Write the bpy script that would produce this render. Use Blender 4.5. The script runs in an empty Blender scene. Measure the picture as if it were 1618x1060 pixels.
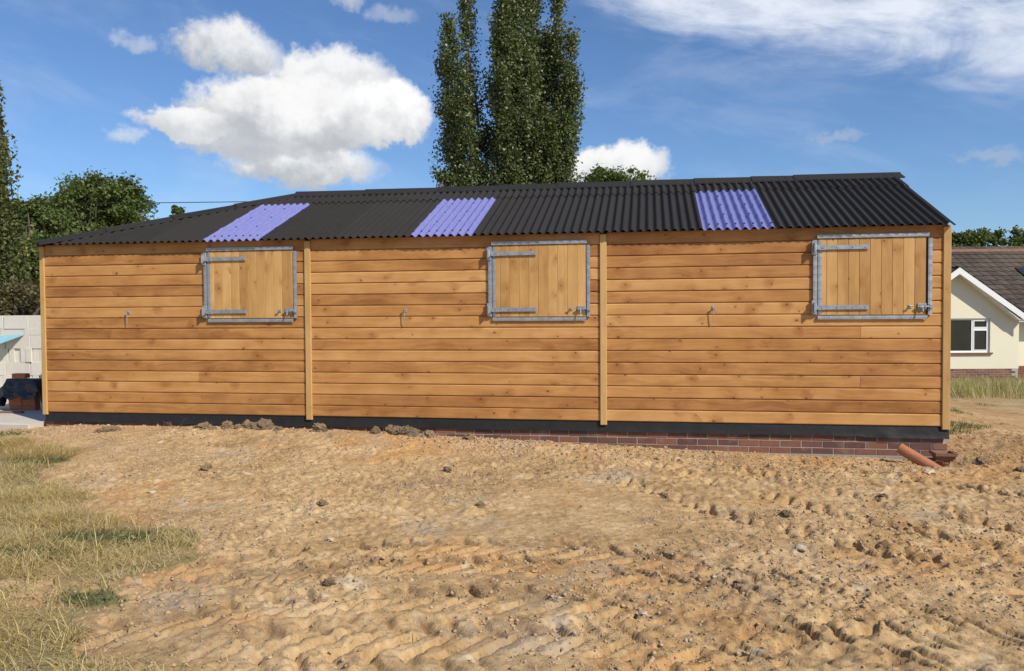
import bpy, math, random
import numpy as np
from mathutils import Vector, Matrix
R_ = math.radians
rng = np.random.default_rng(7); random.seed(7)
S = bpy.context.scene
COL = S.collection

# ------------------------------------------------------------------ camera
cam_d = bpy.data.cameras.new('camera'); cam = bpy.data.objects.new('camera', cam_d); COL.objects.link(cam)
cam_d.sensor_width = 36.0; cam_d.lens = 28.0; cam_d.clip_end = 3000
CAM = Vector((7.7735, -9.2092, 1.2708))
yaw, pitch, roll = R_(-9.656), R_(-1.557), R_(-0.350)
fw = Vector((math.sin(yaw)*math.cos(pitch), math.cos(yaw)*math.cos(pitch), math.sin(pitch)))
rt = Vector((math.cos(yaw), -math.sin(yaw), 0)); up = rt.cross(fw)
r2 = rt*math.cos(roll)+up*math.sin(roll); u2 = -rt*math.sin(roll)+up*math.cos(roll)
cam.matrix_world = Matrix(((r2.x,u2.x,-fw.x,CAM.x),(r2.y,u2.y,-fw.y,CAM.y),(r2.z,u2.z,-fw.z,CAM.z),(0,0,0,1)))
S.camera = cam

# ------------------------------------------------------------------ node helpers
T = None
class X:
    """a socket with arithmetic"""
    def __init__(s, k): s.k = k
    def __add__(a,b): return mth('ADD',a,b)
    def __radd__(a,b): return mth('ADD',b,a)
    def __sub__(a,b): return mth('SUBTRACT',a,b)
    def __rsub__(a,b): return mth('SUBTRACT',b,a)
    def __mul__(a,b): return mth('MULTIPLY',a,b)
    def __rmul__(a,b): return mth('MULTIPLY',b,a)
    def __truediv__(a,b): return mth('DIVIDE',a,b)
def put(sock, v):
    if isinstance(v, X): T.links.new(v.k, sock)
    elif v is not None:
        try: sock.default_value = v
        except Exception: sock.default_value = (*v, 1.0)
def node(t, **props):
    n = T.nodes.new(t)
    for k, v in props.items(): setattr(n, k, v)
    return n
def mth(op, a, b=None, c=None, clamp=False):
    n = node('ShaderNodeMath', operation=op, use_clamp=clamp)
    for i, v in enumerate((a,b,c)): put(n.inputs[i], v)
    return X(n.outputs[0])
def sstep(lo, hi, v):
    n = node('ShaderNodeMapRange', interpolation_type='SMOOTHSTEP')
    put(n.inputs['Value'], v); put(n.inputs['From Min'], lo); put(n.inputs['From Max'], hi)
    return X(n.outputs[0])
def remap(v, a, b, c, d):
    n = node('ShaderNodeMapRange')
    for i, q in enumerate((v,a,b,c,d)): put(n.inputs[i], q)
    return X(n.outputs[0])
def xyz(x, y, z):
    n = node('ShaderNodeCombineXYZ')
    for i, v in enumerate((x,y,z)): put(n.inputs[i], v)
    return X(n.outputs[0])
def sep(v):
    n = node('ShaderNodeSeparateXYZ'); put(n.inputs[0], v)
    return [X(o) for o in n.outputs]
def noise(vec, scale, detail=4, rough=0.55, dist=0.0, color=False):
    n = node('ShaderNodeTexNoise'); put(n.inputs['Vector'], vec)
    put(n.inputs['Scale'], scale); put(n.inputs['Detail'], detail); put(n.inputs['Roughness'], rough); put(n.inputs['Distortion'], dist)
    return X(n.outputs['Color' if color else 'Fac'])
def voro(vec, scale, feature='F1', out='Distance', rand=1.0, dim='3D'):
    n = node('ShaderNodeTexVoronoi', feature=feature, voronoi_dimensions=dim); put(n.inputs['Vector'], vec); put(n.inputs['Scale'], scale); put(n.inputs['Randomness'], rand)
    return X(n.outputs[out])
def mix(f, a, b, blend='MIX'):
    n = node('ShaderNodeMix', data_type='RGBA', blend_type=blend)
    put(n.inputs[0], f); put(n.inputs[6], a); put(n.inputs[7], b)
    return X(n.outputs[2])
def ramp(f, stops):
    n = node('ShaderNodeValToRGB'); e = n.color_ramp.elements
    while len(e) < len(stops): e.new(0.5)
    for q, (p, c) in zip(e, stops): q.position = p; q.color = (*c, 1)
    put(n.inputs[0], f); return X(n.outputs[0])
def vscale(v, s):
    n = node('ShaderNodeVectorMath', operation='MULTIPLY'); put(n.inputs[0], v); put(n.inputs[1], s); return X(n.outputs[0])
def vadd(v, w):
    n = node('ShaderNodeVectorMath', operation='ADD'); put(n.inputs[0], v); put(n.inputs[1], w); return X(n.outputs[0])
def objcoord(): return X(node('ShaderNodeTexCoord').outputs['Object'])
def worldpos(): return X(node('ShaderNodeNewGeometry').outputs['Position'])
def objrand(): return X(node('ShaderNodeObjectInfo').outputs['Random'])
def island(): return X(node('ShaderNodeNewGeometry').outputs['Random Per Island'])
def bump(h, strength=0.3, dist=0.01):
    n = node('ShaderNodeBump'); put(n.inputs['Strength'], strength); put(n.inputs['Distance'], dist); put(n.inputs['Height'], h)
    return X(n.outputs[0])
MATS = {}
def material(name):
    """decorator: the function fills the tree and returns a dict of Principled inputs (or a shader)"""
    def deco(fn):
        global T
        m = bpy.data.materials.new(name); m.use_nodes = True; T = m.node_tree; T.nodes.clear()
        out = node('ShaderNodeOutputMaterial'); res = fn()
        if isinstance(res, dict):
            b = node('ShaderNodeBsdfPrincipled')
            for k, v in res.items(): put(b.inputs[k], v)
            T.links.new(b.outputs[0], out.inputs[0])
        else: T.links.new(res.k, out.inputs[0])
        MATS[name] = m
        return fn
    return deco

# ------------------------------------------------------------------ sky with clouds, sun, exposure
SUN_EL, SUN_AZ = 41.0, 56.0          # azimuth measured from -Y (facing the front wall) towards +X
wd = bpy.data.worlds.new('World'); S.world = wd; wd.use_nodes = True; T = wd.node_tree; T.nodes.clear()
sky = node('ShaderNodeTexSky', sky_type='NISHITA', sun_disc=False)
sky.sun_elevation = R_(SUN_EL); sky.sun_rotation = R_(180-SUN_AZ)
sky.altitude = 0; sky.air_density = 1.0; sky.dust_density = 0.25; sky.ozone_density = 3.5
SKY_STRENGTH = 0.10
direc = X(node('ShaderNodeTexCoord').outputs['Generated'])
dx, dy, dz = sep(direc)
DEG = 180/math.pi
az_raw = mth('ARCTAN2', dx, dy)*DEG
U = mth('WRAP', az_raw, 50.0, -70.0)                 # the cloud field repeats three times round the sky
Vv = mth('ARCSINE', mth('MINIMUM', mth('MAXIMUM', dz, -1.0), 1.0))*DEG
puv = xyz(U, Vv, az_raw*0.004)
w1 = noise(puv, 0.34, 9, 0.62, color=True); w1x, w1y, _ = sep(w1)
w2 = noise(vadd(puv, (31.0, 7.0, 3.0)), 1.1, 7, 0.6, color=True); w2x, w2y, _ = sep(w2)
uu = U + (w1x-0.5)*4.2 + (w2x-0.5)*1.2
vv = Vv + (w1y-0.5)*3.2 + (w2y-0.5)*0.9
skycol = X(sky.outputs[0])
base_col = mix(1.0, skycol, (0.76, 0.92, 1.12), 'MULTIPLY')
# high cirrus: streaks stretched along the band
ca = R_(-12)
cu = U*math.cos(ca)+Vv*math.sin(ca); cv = Vv*math.cos(ca)-U*math.sin(ca)
streak = noise(xyz(cu*0.10, cv*0.30, 4.0), 1.0, 9, 0.62, 0.7)
streak2 = noise(xyz(cu*0.05, cv*0.13, 9.0), 1.0, 6, 0.6, 0.5)
vc = Vv - (21.3 - 0.25*(U+3.0))
band = sstep(-3.4, 0.6, vc)*(1.0-sstep(2.6, 6.5, vc))*sstep(-12.0, 2.0, U)
fil = noise(xyz(cu*0.45, cv*1.3, 2.0), 1.0, 6, 0.6, 0.4)
cirr = sstep(0.40, 0.78, streak*0.62+streak2*0.20+fil*0.22+band*0.20-0.10)*band
thin = sstep(0.45, 0.80, streak2*0.5+streak*0.5)*0.26*sstep(3.0, 9.0, Vv)
ca_ = mth('MINIMUM', cirr*0.82+thin, 0.9)
col = mix(ca_, base_col, (7.9, 8.3, 9.1))
def puff(col, cu, cv, ru, rv, lo, hi, dens=1.0, soft=0.30, flat=0.62):
    a = (uu-cu)/ru; b0 = (vv-cv)/rv
    b = mth('MAXIMUM', b0, b0*(-1.0/flat))
    e = 1.0-a*a-b*b
    al = sstep(-0.05, soft*1.35, e+(w2x-0.5)*0.35)*dens
    sh = (vv*0.5+Vv*0.5-cv)/rv*0.60 + (U-cu)/ru*0.12 + 0.40 + (w2y-0.5)*0.40 + (w1x-0.5)*1.3
    c = mix(sstep(0.05, 0.85, sh), lo, hi)
    return mix(al, col, c)
G1, G2, W = (4.6,4.85,5.2), (5.8,5.95,6.2), (8.7,8.7,8.65)
for a in ((-21.0,20.8,1.6,1.2,G2,W,0.55,0.9), (-17.9,19.9,2.0,0.9,G2,W,0.35,1.0), (-34.6,16.9,1.6,1.0,G2,W,0.45,0.9), (-35.4,11.4,1.2,0.7,G2,W,0.55,0.9),
          (-28.8,17.2,4.2,2.1,G1,W,0.93,0.55), (-22.2,15.6,4.6,2.8,G2,W,0.97,0.45), (-25.6,13.6,7.2,2.9,G2,W,1.0,0.35),
          (-24.0,10.1,5.6,2.3,G1,W,0.97,0.5), (-27.0,11.3,5.6,1.5,G1,G2,0.95,0.6), (-31.6,12.3,3.4,1.5,G2,W,0.97,0.4), (-23.4,12.7,8.0,2.5,G1,W,1.0,0.45), (-18.6,13.4,3.5,2.9,G2,(9.4,9.4,9.3),1.0,0.35),
          (-2.6,9.9,4.4,2.2,G2,W,1.0,0.35), (12.6,11.3,2.1,0.6,G1,G2,0.4,0.9), (21.0,9.2,2.2,0.7,G1,G2,0.4,0.9)):
    col = puff(col, *a)
bgn = node('ShaderNodeBackground'); put(bgn.inputs[0], col); bgn.inputs[1].default_value = SKY_STRENGTH
wo = node('ShaderNodeOutputWorld'); T.links.new(bgn.outputs[0], wo.inputs[0])
sun_d = bpy.data.lights.new('sun', 'SUN'); sun_d.energy = 4.6; sun_d.angle = R_(0.55); sun_d.color = (1.0, 0.93, 0.82)
sun = bpy.data.objects.new('sun', sun_d); COL.objects.link(sun)
sdir = Vector((math.sin(R_(SUN_AZ))*math.cos(R_(SUN_EL)), -math.cos(R_(SUN_AZ))*math.cos(R_(SUN_EL)), math.sin(R_(SUN_EL))))
sun.rotation_euler = sdir.to_track_quat('Z', 'Y').to_euler(); sun.location = (30, -30, 40)
S.cycles.max_bounces = 5; S.cycles.diffuse_bounces = 3; S.cycles.glossy_bounces = 2; S.cycles.transmission_bounces = 3; S.cycles.transparent_max_bounces = 6
wd.cycles.sampling_method = 'MANUAL'; wd.cycles.sample_map_resolution = 512
vs = S.view_settings; vs.view_transform = 'Standard'; vs.look = 'None'; vs.gamma = 1.0; vs.exposure = 0.15; vs.use_curve_mapping = False

# ------------------------------------------------------------------ materials
def wood(name, c_lo, c_mid, c_hi, axis, knots=1.0, contrast=1.0):
    @material(name)
    def _():
        r = objrand(); p = vadd(objcoord(), xyz(r*37.0, r*11.0, r*53.0)); px, py, pz = sep(p)
        a, c = (px, pz) if axis == 'x' else (pz, px)           # a along the grain
        wob = noise(xyz(a*1.3, c*2.0, r*9.0), 1.0, 3)
        k2 = xyz(a*0.80+wob*0.10, c*1.0, 0.0)
        vd = voro(k2, 5.0, dim='2D'); vr, vg, vb = sep(voro(k2, 5.0, out='Color', dim='2D'))
        on = mth('GREATER_THAN', vr, 0.45)
        kn = (1.0-sstep(0.010+vg*0.025, 0.045+vg*0.050, vd+(noise(p, 45, 3)-0.5)*0.07))*on*(0.55+vb*0.45)
        k3 = xyz(a*0.62+c*(vb-0.5)*0.9+wob*0.10, c*0.62, 0.0)
        halo = (1.0-sstep(0.06, 0.42, voro(k2, 5.0, dim='2D')*0.55+voro(k3, 5.0, dim='2D')*0.45+(noise(xyz(a*9.0, c*26.0, r*5.0), 1.0, 3)-0.5)*0.30))*on
        ring = noise(xyz(a*1.6, c*34.0+wob*7.0+halo*2.5, r*7.0), 1.0, 4, 0.6)
        ring2 = noise(xyz(a*0.5, c*9.0+wob*3.0, r*3.0), 1.0, 3, 0.5)
        fine = noise(xyz(a*7.0, c*260.0, 1.0), 1.0, 2)
        blot = noise(p, 2.3, 3)
        t = 0.5+((ring-0.5)*0.55+(ring2-0.5)*0.7+(fine-0.5)*0.12+(blot-0.5)*0.75+(r-0.5)*0.50)*contrast
        col = ramp(t, [(0.12, c_lo), (0.5, c_mid), (0.9, c_hi)])
        col = mix(halo*0.62*knots, col, (c_mid[0]*0.60, c_mid[1]*0.45, c_mid[2]*0.36))
        col = mix(kn*0.85*knots, col, (0.125, 0.045, 0.014))
        return {'Base Color': col, 'Roughness': 0.62, 'Specular IOR Level': 0.3, 'Normal': bump(ring+fine*0.5, 0.12, 0.003)}
wood('weatherboard', (0.28,0.115,0.032), (0.48,0.228,0.070), (0.62,0.345,0.125), 'x')
wood('shutter_plank', (0.38,0.195,0.062), (0.54,0.305,0.105), (0.66,0.41,0.165), 'z', 1.0, 0.9)
wood('post_wood', (0.40,0.235,0.080), (0.53,0.325,0.120), (0.64,0.42,0.18), 'z', 0.35, 0.7)
wood('old_timber', (0.12,0.07,0.04), (0.20,0.12,0.07), (0.28,0.18,0.10), 'x', 0.6)
@material('galvanised')
def _():
    p = objcoord(); s = voro(p, 90, out='Color'); a, b, c = sep(s); n = noise(p, 14, 4)
    g = a*0.08+n*0.30+0.20
    return {'Base Color': xyz(g*0.93, g*0.98, g*1.02), 'Metallic': 0.55, 'Roughness': 0.5+0.0*n, 'Normal': bump(n, 0.25, 0.01)}
@material('bitumen')
def _():
    p = worldpos(); n = noise(p, 5, 5, 0.6); f = noise(p, 240, 2); r = objrand()
    g = 0.013+n*0.010+f*0.006+r*0.006
    return {'Base Color': xyz(g*1.10, g*0.98, g*0.88), 'Roughness': 0.8, 'Specular IOR Level': 0.22, 'Normal': bump(f, 0.35, 0.004)}
@material('rooflight')
def _():
    p = worldpos(); n = noise(p, 9, 3)
    b = node('ShaderNodeBsdfPrincipled'); put(b.inputs['Base Color'], mix(n, (0.235,0.245,0.56), (0.32,0.33,0.64)))
    put(b.inputs['Roughness'], 0.32); put(b.inputs['Specular IOR Level'], 0.5)
    t = node('ShaderNodeBsdfTranslucent'); put(t.inputs[0], (0.42,0.43,0.72))
    tr = node('ShaderNodeBsdfTransparent'); put(tr.inputs[0], (0.72,0.72,0.95))
    m1 = node('ShaderNodeMixShader'); m1.inputs[0].default_value = 0.25; T.links.new(b.outputs[0], m1.inputs[1]); T.links.new(t.outputs[0], m1.inputs[2])
    m2 = node('ShaderNodeMixShader'); m2.inputs[0].default_value = 0.12; T.links.new(m1.outputs[0], m2.inputs[1]); T.links.new(tr.outputs[0], m2.inputs[2])
    return X(m2.outputs[0])
@material('membrane')
def _():
    p = worldpos(); n = noise(p, 7, 4)
    g = 0.012+n*0.014
    return {'Base Color': xyz(g*1.05, g, g*0.94), 'Roughness': 0.55, 'Specular IOR Level': 0.25, 'Normal': bump(noise(p, 18, 4), 0.35, 0.012)}
@material('brick')
def _():
    r = objrand(); p = vadd(objcoord(), xyz(r*40.0, r*21.0, 0.0)); n = noise(p, 16, 5, 0.65); f = noise(p, 120, 3)
    c = ramp(r*0.55+n*0.45, [(0.15,(0.085,0.040,0.032)), (0.4,(0.15,0.062,0.041)), (0.65,(0.22,0.090,0.052)), (0.9,(0.28,0.130,0.070))])
    dust = sstep(0.52, 0.75, noise(worldpos(), 5, 5))
    return {'Base Color': mix(dust*0.5, c, (0.34,0.24,0.15)), 'Roughness': 0.85, 'Normal': bump(n+f*0.5, 0.4, 0.004)}
@material('orange_brick')
def _():
    r = objrand(); n = noise(vadd(objcoord(), xyz(r*40.0, r*21.0, 0.0)), 14, 4)
    return {'Base Color': mix(n, (0.34,0.105,0.045), (0.46,0.17,0.07)), 'Roughness': 0.85}
@material('mortar')
def _():
    n = noise(worldpos(), 40, 4)
    g = 0.30+n*0.18
    return {'Base Color': xyz(g, g*0.93, g*0.82), 'Roughness': 0.95, 'Normal': bump(n, 0.4, 0.004)}
def concrete(name, lo, hi, sc=6):
    @material(name)
    def _():
        r = objrand(); p = vadd(objcoord(), xyz(r*9.0, r*5.0, r*7.0)); n = noise(p, sc, 6, 0.62); f = noise(p, 130, 3)
        t = n*0.65+f*0.2+r*0.25-0.05
        return {'Base Color': mix(t, lo, hi), 'Roughness': 0.92, 'Normal': bump(n*0.5+f, 0.35, 0.004)}
concrete('slab_concrete', (0.40,0.36,0.30), (0.62,0.57,0.49), 3)
concrete('block_concrete', (0.56,0.515,0.44), (0.80,0.745,0.64), 7)
concrete('footing_concrete', (0.20,0.195,0.18), (0.32,0.31,0.285), 6)
@material('soil')
def _():
    a = node('ShaderNodeAttribute', attribute_name='cover'); gm, wet, lum = sep(X(a.outputs['Color']))
    p = worldpos(); px, py, pz = sep(p)
    q = xyz(px, py, pz*0.3)
    big = noise(q, 0.55, 5, 0.6); mid = noise(q, 2.6, 6, 0.62); sm = noise(q, 17, 6, 0.68); gr = noise(p, 140, 3, 0.7)
    c = ramp(0.5+(big-0.5)*0.5+(mid-0.5)*0.75+(sm-0.5)*0.85+(gr-0.5)*0.25, [(0.26,(0.215,0.130,0.062)), (0.42,(0.37,0.238,0.112)), (0.55,(0.46,0.305,0.148)), (0.74,(0.58,0.420,0.235))])
    orange = sstep(0.50, 0.66, noise(vadd(q,(5,9,2)), 0.8, 6, 0.62))
    c = mix(orange*0.6, c, (0.47,0.245,0.085))
    grey = sstep(0.54, 0.68, noise(vadd(q,(15,3,2)), 1.1, 6, 0.66))
    c = mix(grey*0.55, c, (0.33,0.285,0.22))
    pale = sstep(0.60, 0.72, noise(vadd(q,(2,13,6)), 3.4, 5, 0.6))
    c = mix(pale*0.6, c, (0.60,0.50,0.35))
    c = mix(wet*0.65, c, (0.185,0.150,0.110))
    speck = sstep(0.63, 0.72, noise(p, 55, 3, 0.6)); c = mix(speck*0.40, c, (0.62,0.53,0.40))
    dk = sstep(0.56, 0.68, noise(vadd(p,(3,3,3)), 38, 4, 0.6)); c = mix(dk*0.6, c, (0.17,0.11,0.062))
    thatch = mix(noise(q, 9, 6, 0.7), (0.22,0.150,0.075), (0.46,0.345,0.17))
    green = sstep(0.50, 0.62, noise(vadd(q,(8,1,0)), 0.9, 5, 0.6)); thatch = mix(green*0.4, thatch, (0.085,0.105,0.04))
    thatch = mix(lum*0.8, thatch, mix(sm, (0.05,0.065,0.02), (0.10,0.12,0.04)))
    c = mix(mth('MAXIMUM', gm, lum), c, thatch)
    return {'Base Color': c, 'Roughness': 0.95, 'Specular IOR Level': 0.15, 'Normal': bump(sm*0.8+gr*0.35+noise(p, 48, 5, 0.7)*0.7, 0.6, 0.018)}
@material('stone')
def _():
    r = island(); n = noise(worldpos(), 30, 4)
    c = ramp(r, [(0.0,(0.28,0.19,0.11)), (0.35,(0.42,0.29,0.16)), (0.7,(0.50,0.345,0.19)), (0.86,(0.48,0.29,0.13)), (0.95,(0.42,0.35,0.26)), (1.0,(0.58,0.48,0.34))])
    return {'Base Color': mix(n*0.5, c, (0.30,0.21,0.13)), 'Roughness': 0.95, 'Normal': bump(n, 0.5, 0.01)}
@material('clod')
def _():
    r = objrand(); n = noise(worldpos(), 16, 6, 0.65)
    c = mix(r, (0.13,0.095,0.06), (0.30,0.20,0.11))
    return {'Base Color': mix(n*0.7, c, (0.36,0.25,0.14)), 'Roughness': 1.0, 'Normal': bump(noise(worldpos(), 45, 6, 0.75), 1.0, 0.03)}
@material('pale_stone')
def _():
    n = noise(worldpos(), 20, 5)
    return {'Base Color': mix(n, (0.36,0.28,0.19), (0.58,0.48,0.35)), 'Roughness': 0.9}
def leafmat(name, cols, trans=0.35, rough=0.5):
    @material(name)
    def _():
        r = island(); n = noise(worldpos(), 0.8, 3)
        c = ramp(r*0.7+n*0.45-0.07, [(i/(len(cols)-1), q) for i, q in enumerate(cols)])
        b = node('ShaderNodeBsdfPrincipled'); put(b.inputs['Base Color'], c); put(b.inputs['Roughness'], rough); put(b.inputs['Specular IOR Level'], 0.4)
        t = node('ShaderNodeBsdfTranslucent'); put(t.inputs[0], mix(1.0, c, (1.25,1.3,0.6), 'MULTIPLY'))
        m = node('ShaderNodeMixShader'); m.inputs[0].default_value = trans
        T.links.new(b.outputs[0], m.inputs[1]); T.links.new(t.outputs[0], m.inputs[2])
        return X(m.outputs[0])
leafmat('poplar_leaf', [(0.058,0.084,0.029), (0.090,0.119,0.041), (0.123,0.152,0.055), (0.203,0.217,0.102)], 0.25, 0.42)
leafmat('oak_leaf', [(0.053,0.083,0.021), (0.087,0.126,0.033), (0.128,0.168,0.048), (0.180,0.210,0.075)])
leafmat('hedge_leaf', [(0.047,0.074,0.018), (0.074,0.111,0.027), (0.115,0.155,0.041), (0.176,0.203,0.061)])
leafmat('birch_leaf', [(0.055,0.070,0.022), (0.085,0.105,0.035), (0.13,0.14,0.05), (0.34,0.30,0.07)])
leafmat('bramble_leaf', [(0.058,0.062,0.023), (0.098,0.091,0.036), (0.130,0.111,0.046), (0.195,0.156,0.078)])
leafmat('dry_grass', [(0.28,0.19,0.075), (0.46,0.34,0.135), (0.60,0.47,0.21), (0.70,0.58,0.30)], 0.2, 0.6)
leafmat('green_grass', [(0.050,0.075,0.018), (0.07,0.10,0.026), (0.10,0.135,0.04), (0.20,0.19,0.08)], 0.3, 0.6)
leafmat('tall_grass', [(0.20,0.18,0.07), (0.38,0.33,0.15), (0.44,0.38,0.18), (0.55,0.47,0.25)], 0.3, 0.6)
@material('bark')
def _():
    n = noise(vscale(worldpos(), (9,9,1.5)), 1.0, 5)
    return {'Base Color': mix(n, (0.06,0.05,0.035), (0.20,0.17,0.125)), 'Roughness': 0.95, 'Normal': bump(n, 0.8, 0.05)}
@material('cream_render')
def _():
    n = noise(worldpos(), 1.3, 5); f = noise(worldpos(), 60, 3)
    return {'Base Color': mix(n, (0.70,0.65,0.49), (0.78,0.735,0.57)), 'Roughness': 0.9, 'Normal': bump(f, 0.2, 0.006)}
@material('white_upvc')
def _():
    n = noise(worldpos(), 3, 3); g = 0.74+n*0.08
    return {'Base Color': xyz(g, g, g*0.98), 'Roughness': 0.35}
@material('window_glass')
def _():
    n = noise(worldpos(), 2.2, 3)
    return {'Base Color': mix(n, (0.012,0.016,0.014), (0.03,0.04,0.035)), 'Roughness': 0.04, 'Specular IOR Level': 0.6}
@material('roof_tile')
def _():
    r = objrand(); i = island(); n = noise(worldpos(), 6, 5)
    return {'Base Color': ramp((r+i)*0.35+n*0.5, [(0.2,(0.032,0.023,0.018)), (0.5,(0.054,0.038,0.029)), (0.8,(0.095,0.072,0.050))]), 'Roughness': 0.9}
@material('ridge_tile')
def _():
    n = noise(worldpos(), 6, 4)
    return {'Base Color': mix(n, (0.15,0.075,0.05), (0.26,0.14,0.085)), 'Roughness': 0.9}
@material('blue_tarp')
def _():
    n = noise(worldpos(), 8, 4)
    return {'Base Color': mix(n, (0.16,0.40,0.52), (0.28,0.52,0.62)), 'Roughness': 0.45, 'Normal': bump(n, 0.5, 0.02)}
@material('black_plastic')
def _():
    n = noise(worldpos(), 12, 5, 0.6)
    return {'Base Color': (0.012,0.012,0.014), 'Roughness': 0.22, 'Normal': bump(n, 0.9, 0.03)}
@material('clay_plastic')
def _():
    p = worldpos(); n = noise(p, 7, 4); d = sstep(0.5, 0.75, noise(p, 24, 4))
    return {'Base Color': mix(d*0.45, mix(n, (0.34,0.125,0.055), (0.42,0.17,0.075)), (0.40,0.29,0.19)), 'Roughness': 0.36}
@material('gully_plastic')
def _():
    n = noise(worldpos(), 25, 4)
    return {'Base Color': mix(n, (0.14,0.060,0.034), (0.26,0.12,0.065)), 'Roughness': 0.5}
@material('cable')
def _():
    return {'Base Color': mix(noise(worldpos(), 2, 2), (0.010,0.010,0.011), (0.02,0.02,0.02)), 'Roughness': 0.6}
@material('screw')
def _():
    return {'Base Color': mix(noise(worldpos(), 50, 2), (0.010,0.010,0.014), (0.03,0.03,0.04)), 'Roughness': 0.5}

# ------------------------------------------------------------------ mesh helpers
class MB:
    def __init__(s): s.v = []; s.f = []
    def box(s, x0, x1, y0, y1, z0, z1):
        b = len(s.v); s.v += [(x,y,z) for z in (z0,z1) for y in (y0,y1) for x in (x0,x1)]
        s.f += [tuple(b+i for i in q) for q in ((0,2,3,1),(4,5,7,6),(0,1,5,4),(2,6,7,3),(0,4,6,2),(1,3,7,5))]
        return s
    def bevbox(s, x0, x1, y0, y1, z0, z1, c=0.004):
        """box with chamfered front (-y) edges"""
        b = len(s.v)
        s.v += [(x0,y1,z0),(x1,y1,z0),(x1,y1,z1),(x0,y1,z1),(x0,y0+c,z0),(x1,y0+c,z0),(x1,y0+c,z1),(x0,y0+c,z1),
                (x0+c,y0,z0+c),(x1-c,y0,z0+c),(x1-c,y0,z1-c),(x0+c,y0,z1-c)]
        s.f += [tuple(b+i for i in q) for q in ((0,3,2,1),(0,1,5,4),(1,2,6,5),(2,3,7,6),(3,0,4,7),(4,5,9,8),(5,6,10,9),(6,7,11,10),(7,4,8,11),(8,9,10,11))]
        return s
    def prism(s, prof, a0, a1, axis='x', segs=1, fn=None):
        """closed profile of 2-D points swept along an axis: x -> points are (y,z); y -> (x,z); z -> (x,y)"""
        n = len(prof); b = len(s.v)
        for k in range(segs+1):
            a = a0+(a1-a0)*k/segs
            for p, q in prof:
                w = (a,p,q) if axis == 'x' else ((p,a,q) if axis == 'y' else (p,q,a))
                s.v.append(fn(*w) if fn else w)
        for k in range(segs):
            for i in range(n):
                j = (i+1) % n; s.f.append((b+k*n+i, b+k*n+j, b+(k+1)*n+j, b+(k+1)*n+i))
        s.f.append(tuple(b+i for i in range(n))[::-1]); s.f.append(tuple(b+segs*n+i for i in range(n)))
        return s
    def tube(s, path, rad, n=10, cap=True):
        b = len(s.v); path = [Vector(p) for p in path]
        rad = rad if isinstance(rad, (list,tuple)) else [rad]*len(path)
        for i, p in enumerate(path):
            d = (path[min(i+1,len(path)-1)]-path[max(i-1,0)]).normalized()
            a = d.orthogonal().normalized() if abs(d.z) > 0.95 else d.cross(Vector((0,0,1))).normalized()
            c = d.cross(a)
            for k in range(n):
                t = 2*math.pi*k/n; q = p+(a*math.cos(t)+c*math.sin(t))*rad[i]; s.v.append(tuple(q))
        for i in range(len(path)-1):
            for k in range(n):
                j = (k+1) % n; s.f.append((b+i*n+k, b+i*n+j, b+(i+1)*n+j, b+(i+1)*n+k))
        if cap:
            s.f.append(tuple(b+k for k in range(n))[::-1]); s.f.append(tuple(b+(len(path)-1)*n+k for k in range(n)))
        return s
    def grid(s, P):
        """P: array (m,n,3)"""
        m, n = P.shape[:2]; b = len(s.v); s.v += [tuple(map(float,q)) for q in P.reshape(-1,3)]
        for i in range(m-1):
            for j in range(n-1): s.f.append((b+i*n+j, b+i*n+j+1, b+(i+1)*n+j+1, b+(i+1)*n+j))
        return s
    def quad(s, *pts):
        b = len(s.v); s.v += [tuple(p) for p in pts]; s.f.append(tuple(range(b, b+len(pts)))); return s
    def mesh(s, name, mat, smooth=False):
        me = bpy.data.meshes.new(name); me.from_pydata(s.v, [], s.f); me.materials.append(MATS[mat])
        if smooth: me.polygons.foreach_set('use_smooth', [True]*len(me.polygons))
        me.update(); return me
    def build(s, name, mat, parent=None, loc=(0,0,0), rot=(0,0,0), smooth=False):
        return link(name, s.mesh(name, mat, smooth), parent, loc, rot)
def link(name, me, parent=None, loc=(0,0,0), rot=(0,0,0)):
    o = bpy.data.objects.new(name, me); COL.objects.link(o); o.parent = parent; o.location = loc; o.rotation_euler = rot
    return o
def tag(o, label=None, cat=None, group=None, kind=None):
    for k, v in (('label',label),('category',cat),('group',group),('kind',kind)):
        if v: o[k] = v
    return o
def thing(name, loc, label, cat, group=None, rz=0.0):
    e = bpy.data.objects.new(name, None); COL.objects.link(e); e.location = loc; e.rotation_euler = (0,0,rz); e.empty_display_size = 0.2
    return tag(e, label, cat, group)
def npmesh(name, V, F, mat, parent=None, smooth=False):
    """V (n,3), F (m,k) arrays"""
    me = bpy.data.meshes.new(name); V = np.ascontiguousarray(V, dtype=np.float32); F = np.ascontiguousarray(F, dtype=np.int32)
    k = F.shape[1]; me.vertices.add(len(V)); me.vertices.foreach_set('co', V.ravel())
    me.loops.add(F.size); me.loops.foreach_set('vertex_index', F.ravel())
    me.polygons.add(len(F)); me.polygons.foreach_set('loop_start', np.arange(0, F.size, k, dtype=np.int32))
    if smooth: me.polygons.foreach_set('use_smooth', np.ones(len(F), dtype=bool))
    me.materials.append(MATS[mat]); me.update(calc_edges=True); me.validate()
    return link(name, me, parent)

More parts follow.
